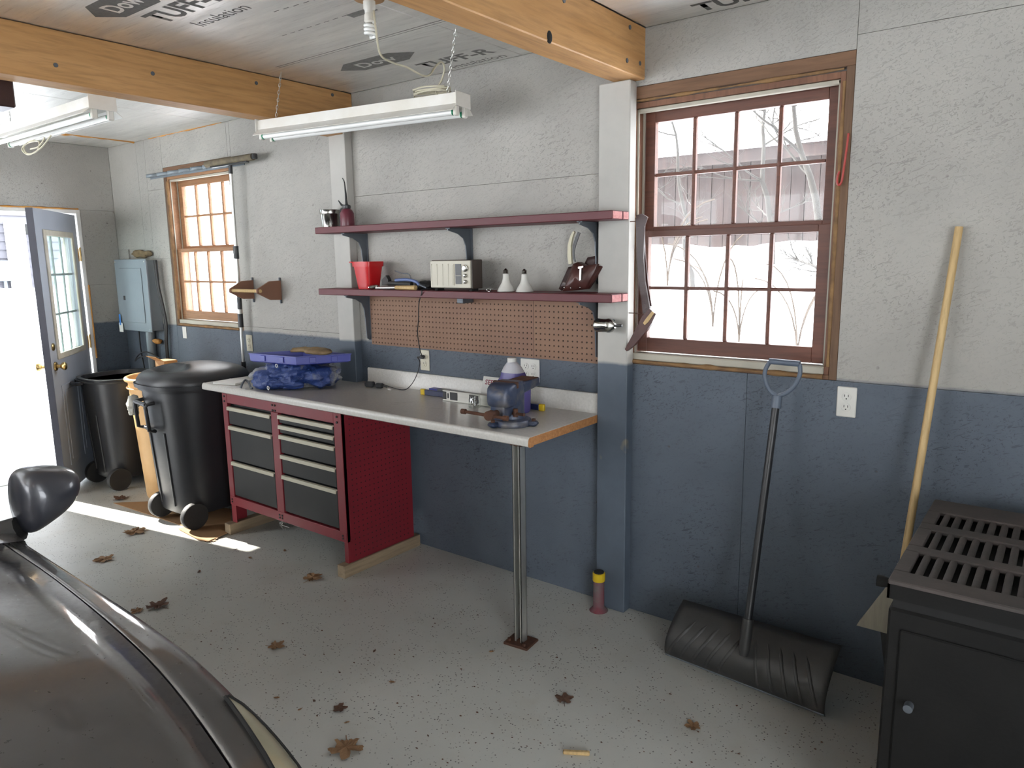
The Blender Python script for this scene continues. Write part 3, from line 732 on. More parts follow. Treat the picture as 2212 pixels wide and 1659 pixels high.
# red tool cabinet on two lumber runners
KX0,KX1,KY=-4.042,-2.94,-.545
for (a,lb) in ((KX0-.02,'lumber runner under the left foot of the red cabinet'),(KX1-.045,'long lumber runner under the right side of the red cabinet')):
    tag(B().box(a,a+.058,KY-.045,-.06 if a<-3.5 else -.02,0,.068,.003).to('lumber_runner',M_block,loc=(a+.03,-.3,0)),lb,'lumber','lumber runners')
cb=T('tool_cabinet','red steel tool cabinet with black drawers under the bench','cabinet',(-3.49,-.3,.0685))
Zk=ZB-.043
zr=at(742,1170,y=KY).z
b=B(); b.box(KX1-.002,KX1,KY,-.06,.0685,Zk-.001).box(KX1-.03,KX1-.002,KY,KY+.002,.0685,Zk-.001); b.to('side_panel',M_cabred,cb)
b=B(); b.box(KX0,KX0+.002,KY,-.06,zr,Zk-.001).box(KX0,KX0+.05,KY,KY+.002,.0685,zr).box(KX0,KX0+.002,KY,KY+.1,.0685,zr).box(KX0,KX0+.002,-.16,-.06,.0685,zr); b.to('side_panel',M_cabred,cb)
b=B()
for i in range(14):
    for j in range(26):
        yy=KY+.05+i*.03; zz=.1+j*.03; b.box(KX1-.0005,KX1+.0006,yy-.003,yy+.003,zz-.003,zz+.003)
b.to('perforations',M_drawer,cb)['kind']='stuff'
b=B(); b.box(KX0+.003,KX1-.003,KY+.03,-.065,zr+.02,Zk-.01); b.to('carcass',M_drawer,cb)
ztr=at(492.7,876,y=KY).z+.012
sx=at(601,1000,y=KY).x; wst=.034
FY=KY-.004
def stile(x0,x1): B().box(x0,x1,FY,KY+.02,.06 if False else zr,(Zk-.001 if x0<KX0+.01 or x1>KX1-.01 else ztr+.003),.002).to('stile',M_cabred,cb)
stile(KX0,KX0+.05); stile(sx-wst,sx+wst); stile(KX1-.06,KX1)
B().box(KX0+.05,KX1-.06,FY,KY+.02,ztr+.004,Zk-.001,.002).to('top_rail',M_cabred,cb)
zbr=at(507,1072,y=KY).z
B().box(KX0+.002,KX1-.002,FY-.002,KY+.02,zr,zbr,.002).to('bottom_rail',M_cabred,cb)
for x in (KX0+.025,sx-.012,sx+.012,KX1-.03):
    for z in (zr+.02,zbr-.02,Zk-.03,Zk-.06): B().cyl((x,FY-.005,z),(x,FY,z),.006,n=8).to('screw',M_drawer,cb)
L=[at(493,878,y=KY).z+.006,at(494.5,919,y=KY).z+.006,at(505,997,y=KY).z+.006,zbr+.004]
Rz=[at(p,q,y=KY).z+.006 for p,q in ((729,921),(730,944),(731,967),(733,1013),(735,1060))]+[zbr+.004]
for zs,(x0,x1) in ((L,(KX0+.05,sx-wst)),(Rz,(sx+wst,KX1-.06))):
    for a,c in zip(zs,zs[1:]):
        d=B().box(x0+.004,x1-.004,KY-.001,KY+.03,c+.005,a-.004,.003).to('drawer',M_drawer,cb)
        b=B(); b.prism([(KY+.0,a-.004),(KY-.012,a-.006),(KY-.014,a-.026),(KY-.009,a-.027),(KY-.006,a-.012),(KY,a-.012)],x0+.004,x1-.004,'x'); b.to('pull',M_cream,d)

# ---------------------------------------------------------------- lights and cords under the ceiling
def mpp(p): return (Vector(p)-CAM).dot(FW)/FPX          # metres per photo pixel at a point
def chain(p0,p1,par):
    p0,p1=Vector(p0),Vector(p1); d=(p1-p0); n=max(3,int(d.length/.017)); b=B(); dz=d.normalized(); a=dz.orthogonal().normalized(); c=dz.cross(a)
    for i in range(n):
        o=p0+d*((i+.5)/n); u=a if i%2 else c
        pts=[o+dz*(.011*math.sin(2*PI*k/8))+u*(.0048*math.cos(2*PI*k/8)) for k in range(9)]; b.tube(pts,.0013,4)
    o=b.to('chain',M_steel,par,smooth=60); o['kind']='stuff'; return o
def fixture(p,q,label):
    p,q=Vector(p),Vector(q); c=(p+q)/2; d=(q-p); L_=1.2; rz=math.atan2(d.y,d.x)
    t=T('fluorescent_fixture',label,'light fixture',c,rz,group='hanging fluorescent fixtures')
    b=B(); h=L_/2
    sec=[(-.045,.0),(-.085,-.032),(-.083,-.034),(-.043,-.004),(.043,-.004),(.083,-.034),(.085,-.032),(.045,0),(.045,.045),(-.045,.045)]
    b.prism(sec,-h,h,'x'); b.to('housing',M_lightw,t,local=True)
    for s_ in (-1,1):
        B().box(s_*h,s_*(h+.004),-.06,.06,-.012,.05,.001).to('end_plate',M_lightw,t,local=True)
        for yy in (-.035,.035): B().box(s_*(h-.004),s_*(h-.022),yy-.014,yy+.014,-.05,-.004,.004).to('lamp_holder',M_lightw,t,local=True)
    for yy in (-.035,.035):
        tb=B().cyl((-h+.03,yy,-.034),(h-.03,yy,-.034),.0128,n=14).to('tube',M_tube,t,smooth=50,local=True)
        for s_ in (-1,1): B().cyl((s_*(h-.03),yy,-.034),(s_*(h-.022),yy,-.034),.0138,n=14).to('end_cap',M_green,tb,smooth=50,local=True)
    return t,c,rz
zf=2.325
t,c,rz=fixture(at(572,283,z=zf),at(1000,226,z=zf),'white twin-tube fluorescent fixture hanging in front of the shelves')
dv=Vector((math.cos(rz),math.sin(rz),0))
tI=Matrix.Rotation(-rz,4,'Z')@Matrix.Translation(-c)
def loc_chain(a,bb,t,tI): chain(tI@Vector(a),tI@Vector(bb),t).parent=t
ORG[t.name]=Vector((0,0,0))
loc_chain(at(985,60,z=HC),c+dv*.52+Vector((0,0,.045)),t,tI); loc_chain(c-dv*.5+Vector((.02,.02,HC-c.z)),c-dv*.52+Vector((0,0,.045)),t,tI)
B().tube([tI@Vector(v) for v in (at(985,60,z=HC)+Vector((0,0,.002)),at(985,60,z=HC)-Vector((0,0,.03)),at(985,60,z=HC)+Vector((.012,0,-.036)))],.002,6).to('ceiling_hook',M_steel,t,smooth=50,local=True)
e2=c+dv*.55
z1=2.345; p=at(222,232,z=z1)
t1,c1,r1=fixture(p+Vector((-1.2,0.0,0)),p,'white twin-tube fluorescent fixture hanging by the door, top left')
t1I=Matrix.Rotation(-r1,4,'Z')@Matrix.Translation(-c1); ORG[t1.name]=Vector((0,0,0))
for k in (-.45,.52): loc_chain(c1+Vector((k,0,HC-c1.z)),c1+Vector((k,0,.045)),t1,t1I)
pts=[at(*q,y=c1.y+.03) for q in ((130,278),(112,290),(90,318),(62,334),(48,322),(62,308),(84,306),(80,326),(60,332),(52,316),(72,302),(96,296),(84,316),(66,322))]
def smooth(pts,n=6):
    pts=[Vector(p) for p in pts]; P=[pts[0]]+pts+[pts[-1]]; out=[]
    for i in range(1,len(P)-2):
        a,b_,c_,d=P[i-1],P[i],P[i+1],P[i+2]
        for k in range(n):
            s=k/n; out.append(.5*((2*b_)+(c_-a)*s+(2*a-5*b_+4*c_-d)*s*s+(3*b_-a-3*c_+d)*s**3))
    return out+[pts[-1]]
pts[0].z=c1.z-.0; lab(B().tube([t1I@v for v in smooth(pts)],.004,6).to('cord',M_cord,t1,smooth=60,local=True),'cream cord bunched below')
# bare bulb in a ceiling socket
u=at(797,-6,z=HC); bl=T('ceiling_bulb','spiral bulb in a white pull-chain socket on the ceiling','light bulb',u)
B().lathe([(.055,0),(.055,-.008),(.03,-.014)],u,20).to('ceiling_plate',M_carton,bl,smooth=40)
zs=lambda py: at(800,py,y=u.y).z
B().lathe([(.022,-.012),(.022,-.04),(.018,-.045),(.018,-.055)],u,18).to('socket',M_outw,bl,smooth=40)
B().lathe([(.017,-.055),(.02,-.062),(.021,-.082),(.015,-.088)],u,18).to('ballast',M_lightw,bl,smooth=40)
pts=[u+Vector((.019*math.cos(k*.5),.019*math.sin(k*.5),-.088-.00105*k)) for k in range(44)]
B().tube(pts,.0062,7).to('spiral_tube',M_tube,bl,smooth=60)
bend=u+Vector((0,0,-.17))
ydelta=e2.y-u.y
cp=[u+Vector((.022,.0,-.05)),u+Vector((.03,.0,-.12))]+[at(px,py,y=u.y+ydelta*k) for px,py,k in ((822,118,.1),(850,136,.25),(880,146,.4),(912,163,.55),(928,162,.65),(940,145,.75),(953,134,.82),(960,145,.88),(955,170,.93),(942,195,.98))]
cp.append(e2-dv*.08+Vector((0,0,.052)))
lab(B().tube([tI@v for v in smooth(cp)],.0042,6).to('cord',M_cord,t,smooth=60,local=True),'cream cord drooping from the ceiling socket')
cc=e2-dv*.05+Vector((0,0,.062)); pts=[]
for k in range(50):
    a=k*.5; r=.09+.012*math.sin(k*1.3); pts.append(cc+dv*(r*math.cos(a)*1.0-.06)+Vector((-dv.y,dv.x,0))*(.035*math.sin(a))+Vector((0,0,.004*math.sin(a*1.7)+k*.0005)))
lab(B().tube([tI@v for v in pts],.0038,6).to('cord',M_cord,t,smooth=60,local=True),'coil of cream cord on top')
# dark block at the top left corner
p=at(36,233,x=-3.6)
tag(B().box(-3.74,-3.6,p.y-.45,p.y,p.z,HC-.001,.006).to('hanging_block',M_leathd,loc=(-3.67,p.y-.2,p.z)),'dark brown timber block under the ceiling at the left edge','block')

# ---------------------------------------------------------------- things on the upper shelf
p=at(713,460,y=-.125); p.z=ZU; s_=mpp(p)
tc=T('tin_cup','dented shiny tin cup with a raised band on the upper shelf','cup',p)
B().lathe([(.0,.002),(17*s_,.0),(18*s_,.002),(20.5*s_,.074),(22*s_,.078),(22*s_,.098),(22.6*s_,.1),(21.6*s_,.1),(21*s_,.08),(19*s_,.07),(16.5*s_,.006),(0,.006)],p,28,cap0=False,cap1=False).to('body',M_chrome,tc,smooth=40)
p=at(750,470,y=-.135); p.z=ZU; s_=mpp(p)
oc_=T('oil_can','maroon pump oil can with a long bent black spout','oil can',p)
B().lathe([(15*s_,0),(15.2*s_,.004),(15*s_,28*s_),(11*s_,35*s_),(7*s_,38*s_)],p,24).to('body',pm('maroon_enamel',(.16,.025,.045),.35,0,(.1,.018,.03),8),oc_,smooth=45)
B().lathe([(8*s_,37*s_),(9*s_,40*s_),(9*s_,44*s_),(5*s_,46*s_)],p,18).to('cap',M_black,oc_,smooth=40)
pts=[p+Vector((0,0,44*s_)),p+Vector((-1*s_,0,70*s_)),p+Vector((-3*s_,0,92*s_)),p+Vector((-5*s_,0,97*s_)),p+Vector((-9*s_,0,102*s_))]
B().tube(pts,[3*s_,2*s_,1.3*s_,1.1*s_,.9*s_],8).to('spout',M_blackm,oc_,smooth=50)
pts=[p+Vector((x*s_,0,z*s_)) for x,z in ((-4,40),(-16,38),(-22,30),(-22,12),(-18,4),(-13,4))]
B().tube(smooth(pts,4),2.6*s_,8).to('handle',M_blackm,oc_,smooth=50)
pts=[p+Vector((x*s_,0,z*s_)) for x,z in ((-4,43),(-16,46),(-26,56))]
B().tube(pts,[2.6*s_,2.4*s_,1*s_],8).to('lever',M_blackm,oc_,smooth=50)

# ---------------------------------------------------------------- things on the lower shelf
p=at(796,600,y=-.125); p.z=ZL; s_=mpp(p)
rb=T('plastic_tub','bright red plastic tub on the lower shelf','tub',p)
H=58*s_
B().sup([(p.x,p.y,ZL,19*s_,17*s_,5),(p.x,p.y,ZL+H*.82,26*s_,23*s_,5),(p.x,p.y,ZL+H*.82,28.5*s_,25*s_,5),(p.x,p.y,ZL+H,29*s_,25.5*s_,5),(p.x,p.y,ZL+H,26*s_,22.5*s_,5),(p.x,p.y,ZL+.01,18*s_,16*s_,5)],40,True,True).to('body',M_redpl,rb,smooth=40)
B().box(p.x-31*s_,p.x-22*s_,p.y-26*s_,p.y-20*s_,ZL+H-.006,ZL+H+.001,.002).to('pour_lip',M_redpl,rb)
# radio
ry=-.185; x0=at(930,620,y=ry).x; x1=at(1017,624,y=ry).x; yb=at(1043,620,x=x1).y; zt=at(926,562,y=ry).z
ra=T('radio','old cream and brown table radio with chrome knobs','radio',((x0+x1)/2,(ry+yb)/2,ZL))
M_rad=pm('cream_radio_plastic',(.56,.53,.43),.4,0,(.5,.47,.38),4); M_radb=pm('brown_woodgrain_vinyl',(.05,.037,.03),.5,0,(.075,.055,.045),30,(1,1,.1))
rw,rh=x1-x0,zt-ZL
B().box(x0,x1,ry+.012,yb,ZL+.012,zt,.003).to('case',M_radb,ra)
fc=B().box(x0+.002,x1-.002,ry,ry+.0118,ZL+.016,zt-.004,.002).to('face',M_rad,ra)
for k in range(16):
    z=ZL+.03+k*(rh-.055)/16; B().box(x0+.012,x0+rw*.58,ry-.0025,ry-.0002,z,z+.0035).to('grille_bar',M_rad,fc)
for k in range(5): B().box(x0+.012+k*rw*.14,x0+.0135+k*rw*.14,ry-.003,ry-.0005,ZL+.028,zt-.02).to('grille_bar',M_rad,fc)
B().box(x0+rw*.64,x0+rw*.785,ry-.0015,ry-.0002,ZL+.035,zt-.02).to('dial_window',M_black,ra)
B().box(x0+rw*.65,x0+rw*.775,ry-.002,ry-.0016,ZL+.075,ZL+.077).to('dial_line',M_cream,ra)
for z,r in ((zt-.042,.017),(zt-.078,.0095),(zt-.108,.0095)):
    B().lathe([(r,0),(r,.006),(r*.75,.008),(r*.7,.014),(r*.3,.015)],(x0+rw*.885,ry,z),20,Matrix.Rotation(PI/2,4,'X')).to('knob',M_chrome,ra,smooth=40)
for xx in (x0+.02,x1-.02): B().box(xx-.008,xx+.008,ry+.02,yb-.02,ZL,ZL+.012).to('foot',M_dark,ra)
# flood bulbs, standing on their faces
for px,lb in ((1093,'white flood bulb standing lens down, nearer the radio'),(1133,'white flood bulb standing lens down, nearer the tool pouch')):
    p=at(px,605,y=-.125); p.z=ZL; s_=mpp(p); t=T('flood_bulb',lb,'light bulb',p,group='white flood bulbs')
    B().lathe([(17*s_,0),(19.3*s_,.001),(19.3*s_,.004),(15*s_,10*s_),(9.5*s_,19*s_),(7.2*s_,27*s_),(6.6*s_,37*s_),(6*s_,38*s_)],p,28).to('glass',M_outw,t,smooth=40)
    B().lathe([(5.2*s_,38*s_)]+[((5.6 if k%2 else 5.0)*s_,(38.5+k)*s_) for k in range(8)]+[(3*s_,47.5*s_),(1.5*s_,49*s_)],p,18).to('screw_base',M_chrome,t,smooth=30)
# heap of hand tools
def seg(pts,r,name,mat,par,n=8): return B().tube([Vector(q) for q in pts],r,n).to(name,mat,par,smooth=50)
yq=-.14
def sp(px,py,y=yq):
    return at(px,py,y=y)
a,b_=sp(820,614,-.175),sp(897,617,-.175); a.z=b_.z=ZL+.013
hm=T('hammer','claw hammer with a wooden handle lying on the lower shelf','hammer',a)
seg([sp(855,616,-.175).to_tuple()[:2]+(ZL+.012,),sp(898,617,-.175).to_tuple()[:2]+(ZL+.0125,)],[.011,.0125],'handle',M_pale,hm,10)
seg([sp(812,616,-.175).to_tuple()[:2]+(ZL+.008,),sp(856,616,-.175).to_tuple()[:2]+(ZL+.011,)],[.006,.007],'shaft',M_steel,hm)
q=sp(806,612,-.175); B().lathe([(.011,-.03),(.012,-.015),(.008,-.01),(.01,.0),(.009,.02),(.003,.035)],(q.x,q.y,ZL+.0125),14,Matrix.Rotation(PI/2,4,'X')).to('head',M_steel,hm,smooth=40)
hk=T('hatchet','black hatchet lying on the tool heap beside the red tub','hatchet',sp(835,605,-.11))
seg([Vector((sp(838,606,-.11).x,-.11,ZL+.033)),Vector((sp(888,610,-.11).x,-.105,ZL+.028))],[.012,.013],'handle',M_blackm,hk,10)
q=sp(833,600,-.11); b=B(); b.prism([(q.x-.022,ZL+.022),(q.x+.026,ZL+.026),(q.x+.03,ZL+.05),(q.x+.012,ZL+.075),(q.x-.004,ZL+.062),(q.x-.022,ZL+.05)],-.12,-.095,'y'); b.to('head',M_blackm,hk)
sg=T('blue_grip_tool','slim tool with a curved pale blue grip in the heap','hand tool',sp(880,605,-.14))
pts=smooth([Vector((sp(855,605,-.14).x,-.142,ZL+.05)),Vector((sp(880,603,-.14).x,-.142,ZL+.053)),Vector((sp(900,606,-.14).x,-.145,ZL+.043)),Vector((sp(908,614,-.14).x,-.148,ZL+.026))],4)
seg(pts,.0085,'grip',pm('pale_blue_grip',(.14,.2,.42),.4),sg)
seg([Vector((sp(908,614,-.14).x,-.148,ZL+.028)),Vector((sp(924,618,-.14).x,-.15,ZL+.012))],.006,'shank',M_greymet,sg)
ph=T('bent_hook','thin bent metal hook sticking up from the tool heap','hook',sp(880,600,-.06))
pts=smooth([Vector((sp(px,py,-.06).x,-.06,sp(px,py,-.06).z)) for px,py in ((853,585),(868,590),(882,592),(887,600),(885,610))],4); pts.append(Vector((pts[-1].x,-.06,ZL+.003)))
seg(pts,.003,'rod',M_greymet,ph)
gl=T('black_glove','crumpled black glove in the heap against the radio','glove',sp(905,608,-.14))
b=B(); q=sp(908,606,-.14)
for dx,dy,r in ((0,0,(.05,.04,.024)),(-.045,-.01,(.035,.03,.018))): b.ball((q.x+dx-.01,-.075+dy,ZL+r[2]+.0),r,18,12,lambda v:v*(1+.25*fb(v,40,3)))
b.to('body',M_blackm,gl,smooth=80)
# tool pouch and saw leaning on the wall
tp=T('tool_pouch','worn brown leather tool pouch leaning on the wall at the shelf end','tool pouch',(sp(1255,628,-.08).x,-.08,ZL))
def slab(pix,y0,y1,name,mat,par,bulge=.012,lean=0.):
    """rounded leather slab from a pixel outline; y0 front, y1 back; the top leans back"""
    P=[at(px,py,y=(y0+y1)/2) for px,py in pix]; P=[Vector((q.x,0,max(q.z,ZL))) for q in P]; c=sum(P,Vector())/len(P); rings=[]
    for s_,yy in ((.9,y1),(1,y1-.002),(1,y0+.004),(.93,y0),(.6,y0-bulge*.7),(.2,y0-bulge)):
        rings.append([(c.x+(q.x-c.x)*s_,yy+lean*(q.z-ZL),c.z+(q.z-c.z)*s_) for q in P])
    b=B(); b.ring(rings); return b.to(name,mat,par,smooth=50)
slab(((1262,556),(1288,551),(1292,560),(1290,600),(1250,600),(1248,590)),-.055,-.047,'back_flap',M_leathd,tp,.004,.18)
slab(((1224,577),(1234,575),(1238,620),(1214,628),(1208,624)),-.08,-.06,'side_pocket',M_leathd,tp,.01,.18)
slab(((1290,569),(1300,569),(1302,574),(1272,624),(1262,622)),-.08,-.06,'side_pocket',M_leather,tp,.01,.18)
slab(((1236,570),(1246,566),(1262,574),(1288,570),(1286,585),(1268,624),(1240,628),(1219,629)),-.105,-.065,'main_pocket',M_leather,tp,.02,.18)
q=at(1255,590,y=-.12); b=B(); b.prism([(q.x-.012,q.z+.028),(q.x+.014,q.z+.032),(q.x+.013,q.z+.025),(q.x+.004,q.z+.022),(q.x+.002,q.z-.03),(q.x-.006,q.z-.032),(q.x-.004,q.z+.02),(q.x-.012,q.z+.02)],-.125,-.11,'y'); b.to('clip',M_chrome,tp)
for px,py in ((1222,621),(1236,622),(1256,621)): q=at(px,py,y=-.1); B().ball((q.x,-.112,max(q.z,ZL+.006)),.004,8,6).to('rivet',M_chrome,tp,smooth=60)
fs=T('folding_saw','folding saw with a pale curved handle and black blade standing in the pouch','saw',(at(1240,560,y=-.05).x,-.05,at(1240,565,y=-.05).z))
def ribbon(pix,wd,y0,y1,name,mat,par):
    P=[at(px,py,y=(y0+y1)/2) for px,py in pix]; n=len(P); L1=[];R1=[]
    for i,q in enumerate(P):
        d=(P[min(i+1,n-1)]-P[max(i-1,0)]); d.y=0; d.normalize(); nn=Vector((-d.z,0,d.x)); ww=wd[i]*mpp(q)/2; L1.append(q+nn*ww); R1.append(q-nn*ww)
    rings=[[(L1[i].x,y0,L1[i].z),(R1[i].x,y0,R1[i].z),(R1[i].x,y1,R1[i].z),(L1[i].x,y1,L1[i].z)] for i in range(n)]
    return B().ring(rings).to(name,mat,par)
ribbon(((1241,500),(1236,510),(1231,530),(1231,552),(1233,570)),(4,6,8,9,8),-.06,-.047,'handle',pm('cream_saw_handle',(.6,.56,.4),.4),fs)
ribbon(((1251,502),(1246,515),(1241,530),(1239,545),(1240,558),(1243,566)),(7,7.5,7,4,5,3),-.056,-.052,'blade',M_black,fs)
# small shackle on the shelf
p=at(1056,626,y=-.18); p.z=ZL+.008
tag(B().tube([p+Vector((.012*math.cos(k*.6),.003*math.sin(k),.007*math.sin(k*.6))) for k in range(14)],.002,6).to('wire_clip',M_chrome,smooth=60,loc=p-Vector((0,0,.008))),'tiny chrome wire clip lying on the lower shelf','clip')
# bracket stub under the lower shelf
# radio cord
ox,oz=oc.x,oc.z
lab(B().tube(smooth([Vector((x0+.03,yb+.002,ZL+.03)),Vector((x0-.02,-.09,ZL+.008)),Vector((at(915,626,y=-.19).x,-.195,ZL+.006)),Vector((at(911,630,y=-.212).x,-.212,ZL-.012)),at(905,655,y=-.17),at(904,690,y=-.13),at(902,720,y=-.1),at(907,755,y=-.07),at(912,770,y=-.05),Vector((ox,-.035,oz+.02))],5),.0028,6).to('cord',M_cordk,ra,smooth=60),'black cord hanging down to the outlet')
pl=ra
B().box(ox-.011,ox+.011,-.036,-.0115,oz+.010,oz+.032,.005).to('plug',M_black,pl); B().cyl((ox-.008,-.03,oz+.021),(ox-.03,-.034,oz+.018),.006,.004,8).to('plug_sleeve',M_black,pl,smooth=50)
bz=ZB+.004
cp=[Vector((ox-.03,-.034,oz+.018)),at(907,785,y=-.06),at(898,815,y=-.09),at(885,835,y=-.12)]; e=at(872,842,z=bz); cp+=[e]+[at(px,py,z=bz) for px,py in ((850,838),(832,832),(818,826))]
tag(B().tube(smooth(cp,5),.0026,6).to('adapter_cord',M_cordk,smooth=60,loc=e),'black cord looping from the plug to the adapters on the bench','cord')
for px,py,lb,sz in ((800,836,'black power adapter lying on the bench at left',(.05,.035,.032)),(820,838,'black power adapter lying on the bench at right',(.042,.03,.028))):
    p=at(px,py,z=ZB); t=T('power_adapter',lb,'adapter',p,.3,'black power adapters')
    B().box(-sz[0]/2,sz[0]/2,-sz[1]/2,sz[1]/2,0,sz[2],.006).to('body',M_black,t,local=True); B().box(-sz[0]/2-.006,-sz[0]/2,-.012,.012,.006,sz[2]-.006,.003).to('prong_base',M_black,t,local=True)
    B().tube([Vector((sz[0]/2-.002,0,.012)),Vector((sz[0]/2+.012,.004,.009)),Vector((sz[0]/2+.02,.012,.005))],.004,6).to('cord_stub',M_cordk,t,smooth=60,local=True)

# ---------------------------------------------------------------- things on the bench
# purple washer-fluid jug
p=Vector((at(1111,880,y=-.215).x,-.215,ZB)); s_=mpp(p)
jg=T('fluid_jug','translucent jug half full of purple washer fluid with a white cap','jug',p)
M_jug=pm('milky_plastic',(.62,.62,.66),.35,0,(.56,.56,.62),5); M_fluid=pm('purple_fluid_in_plastic',(.1,.085,.3),.25,0,(.13,.11,.36),4)
def jsec(z,w,d,pw,ox=0): return (p.x+ox*s_,p.y,ZB+z*s_*1.06,w*s_,d*s_,pw)
lo=[(0,29,22,5,0),(4,32,24,5,0),(48,33,25,5,0),(56,36,26,4,0),(64,34,25,4,0),(71,29,22,3,-1),(82,25,19,3,-2)]
hi=[(82,25,19,3,-2),(92,20,15,2.6,-3),(99,14,12,2.2,-4),(103,10,9,2,-5)]
B().sup([jsec(z,w,d,q,o) for z,w,d,q,o in lo],36).to('lower_body',M_fluid,jg,smooth=50)
B().sup([jsec(z,w,d,q,o) for z,w,d,q,o in hi],36).to('upper_body',M_jug,jg,smooth=50)
B().lathe([(9.8*s_,0),(10*s_,9*s_),(9*s_,10*s_)],(p.x-5*s_,p.y,ZB+108*s_),20).to('cap',M_white,jg,smooth=40)
# licence plate standing against the backsplash
y_=-.06; a=at(1043,808,y=y_); c_=at(1100,812,y=y_); x0p=a.x; wpl=.305; hp=.152
lp=T('licence_plate','white licence plate marked SEP leaning behind the jug','licence plate',(x0p+wpl/2,y_,ZB))
Mp=frame((x0p,-.09,ZB+.001),(1,0,0),(0,.3,1))
b=B(M=Mp); b.box(0,wpl,0,hp*.72,-.001,.001,.0008) if False else b.box(0,wpl,0,.128,-.0012,.0012,.0006); b.to('plate',M_white,lp)
M_navy=pm('navy_print',(.03,.04,.2),.5); M_redi=pm('dark_red_print',(.25,.02,.05),.5)
text('letters','SEP',Mp@Matrix.Translation((.018,.086,0)),.055,.026,M_redi,lp,.0016,.02)
text('letters','27',Mp@Matrix.Translation((.045,.02,0)),.1,.06,M_redi,lp,.0016,.03)
text('letters','05',Mp@Matrix.Translation((.19,.02,0)),.09,.06,M_navy,lp,.0016,.02) if False else None
b=B(M=Mp)
for k in range(4): b.add([(.085+.009*k,.088,.0016),(.089+.009*k,.088,.0016),(.086+.009*k,.112,.0016),(.082+.009*k,.112,.0016)],[(0,1,2,3)])
b.to('emblem_stripes',M_navy,lp)
B(M=Mp).box(.285,.296,.06,.066,.0012,.0016).to('slot_mark',M_blue,lp)
# spirit levels
def bar(pa,pb,w,h,z0,name,mat,par,inset=.0):
    pa,pb=Vector(pa),Vector(pb); d=(pb-pa).normalized(); n=Vector((-d.y,d.x,0)); L_=(pb-pa).length
    M=Matrix((d,n,Vector((0,0,1)))).transposed().to_4x4(); M.translation=Vector((pa.x,pa.y,z0))
    return M,L_
pa,pb=Vector((at(908,860,y=-.14).x,-.14,ZB+.0004)),Vector((at(1174,876,y=-.13).x,-.13,ZB+.0004))
M,L_=bar(pa,pb,0,0,ZB+.0004,'','',None)
M_lvb=pm('navy_level_enamel',(.02,.028,.09),.4); M_yel=pm('yellow_plastic',(.8,.55,.02),.4); M_alu=pm('brushed_aluminium',(.55,.54,.5),.35,.8,(.42,.41,.38),20,(.1,1,1))
lv=T('long_level','long navy level with yellow end caps on the bench','spirit level',pa)
b=B(M=M); b.box(.03,L_-.03,.001,.017,.001,.03,.002); b.to('body',M_lvb,lv)
for s0,s1 in ((0,.03),(L_-.03,L_)): b=B(M=M); b.box(s0,s1,0,.018,0,.032,.003); b.to('end_cap',M_yel,lv)
pa2,pb2=Vector((at(957,860,y=-.19).x,-.19,ZB+.0004)),Vector((at(1086,880,y=-.19).x,-.19,ZB+.0004)); M2,L2=bar(pa2,pb2,0,0,ZB+.0004,'','',None)
lv=T('aluminium_level','aluminium level with black vial windows lying before the navy level','spirit level',pa2)
b=B(M=M2); b.box(0,L2,0,.004,.0,.055,.001).box(0,L2,-.004,.024,.051,.056,.001).box(0,L2,-.004,.024,0,.005,.001); b.to('body',M_alu,lv)
for s0,s1 in ((.0,.024),(.05,.1),(.18,.24)): b=B(M=M2); b.box(s0,s1,-.003,.006,.008,.048,.002); b.to('vial_window',M_black,lv)
b=B(M=M2); b.box(.03,.042,-.0035,.005,.014,.042,.004); b.to('hang_hole',M_black,lv)
# small blue box by the levels
p=Vector((at(948,845,y=-.09).x,-.085,ZB)); bx=T('blue_carton','small blue and grey carton lying behind the levels','carton',p,0)
B().box(-.06,.0,-.02,.02,0,.034,.001).to('blue_half',M_blue,bx,local=True); B().box(0,.07,-.02,.02,0,.0335,.001).to('grey_half',M_greymet,bx,local=True)
# jar of screws
p=at(1026,880,z=ZB); s_=mpp(p); jr=T('screw_jar','small glass jar of screws beside the vise','jar',p)
M_jar=glass('jar_glass',.12,(.95,.97,.95),.12,30)
B().lathe([(12*s_,0),(13.5*s_,1*s_),(13.5*s_,18*s_),(12*s_,21*s_),(12*s_,27*s_),(12.6*s_,27.5*s_)],p,24,cap1=False).to('glass',M_jar,jr,smooth=45)
b=B(); rd=random.Random(3)
for k in range(70):
    a=rd.uniform(0,6.28); r=rd.uniform(0,10.5)*s_; z=ZB+rd.uniform(1.5,15)*s_; c0=Vector((p.x+r*math.cos(a),p.y+r*math.sin(a),z)); d=Vector((rd.uniform(-1,1),rd.uniform(-1,1),rd.uniform(-.6,.6))).normalized()*.004
    b.tube([c0-d,c0+d],.0011,4)
o=b.to('screws',M_chrome,jr); o['kind']='stuff'
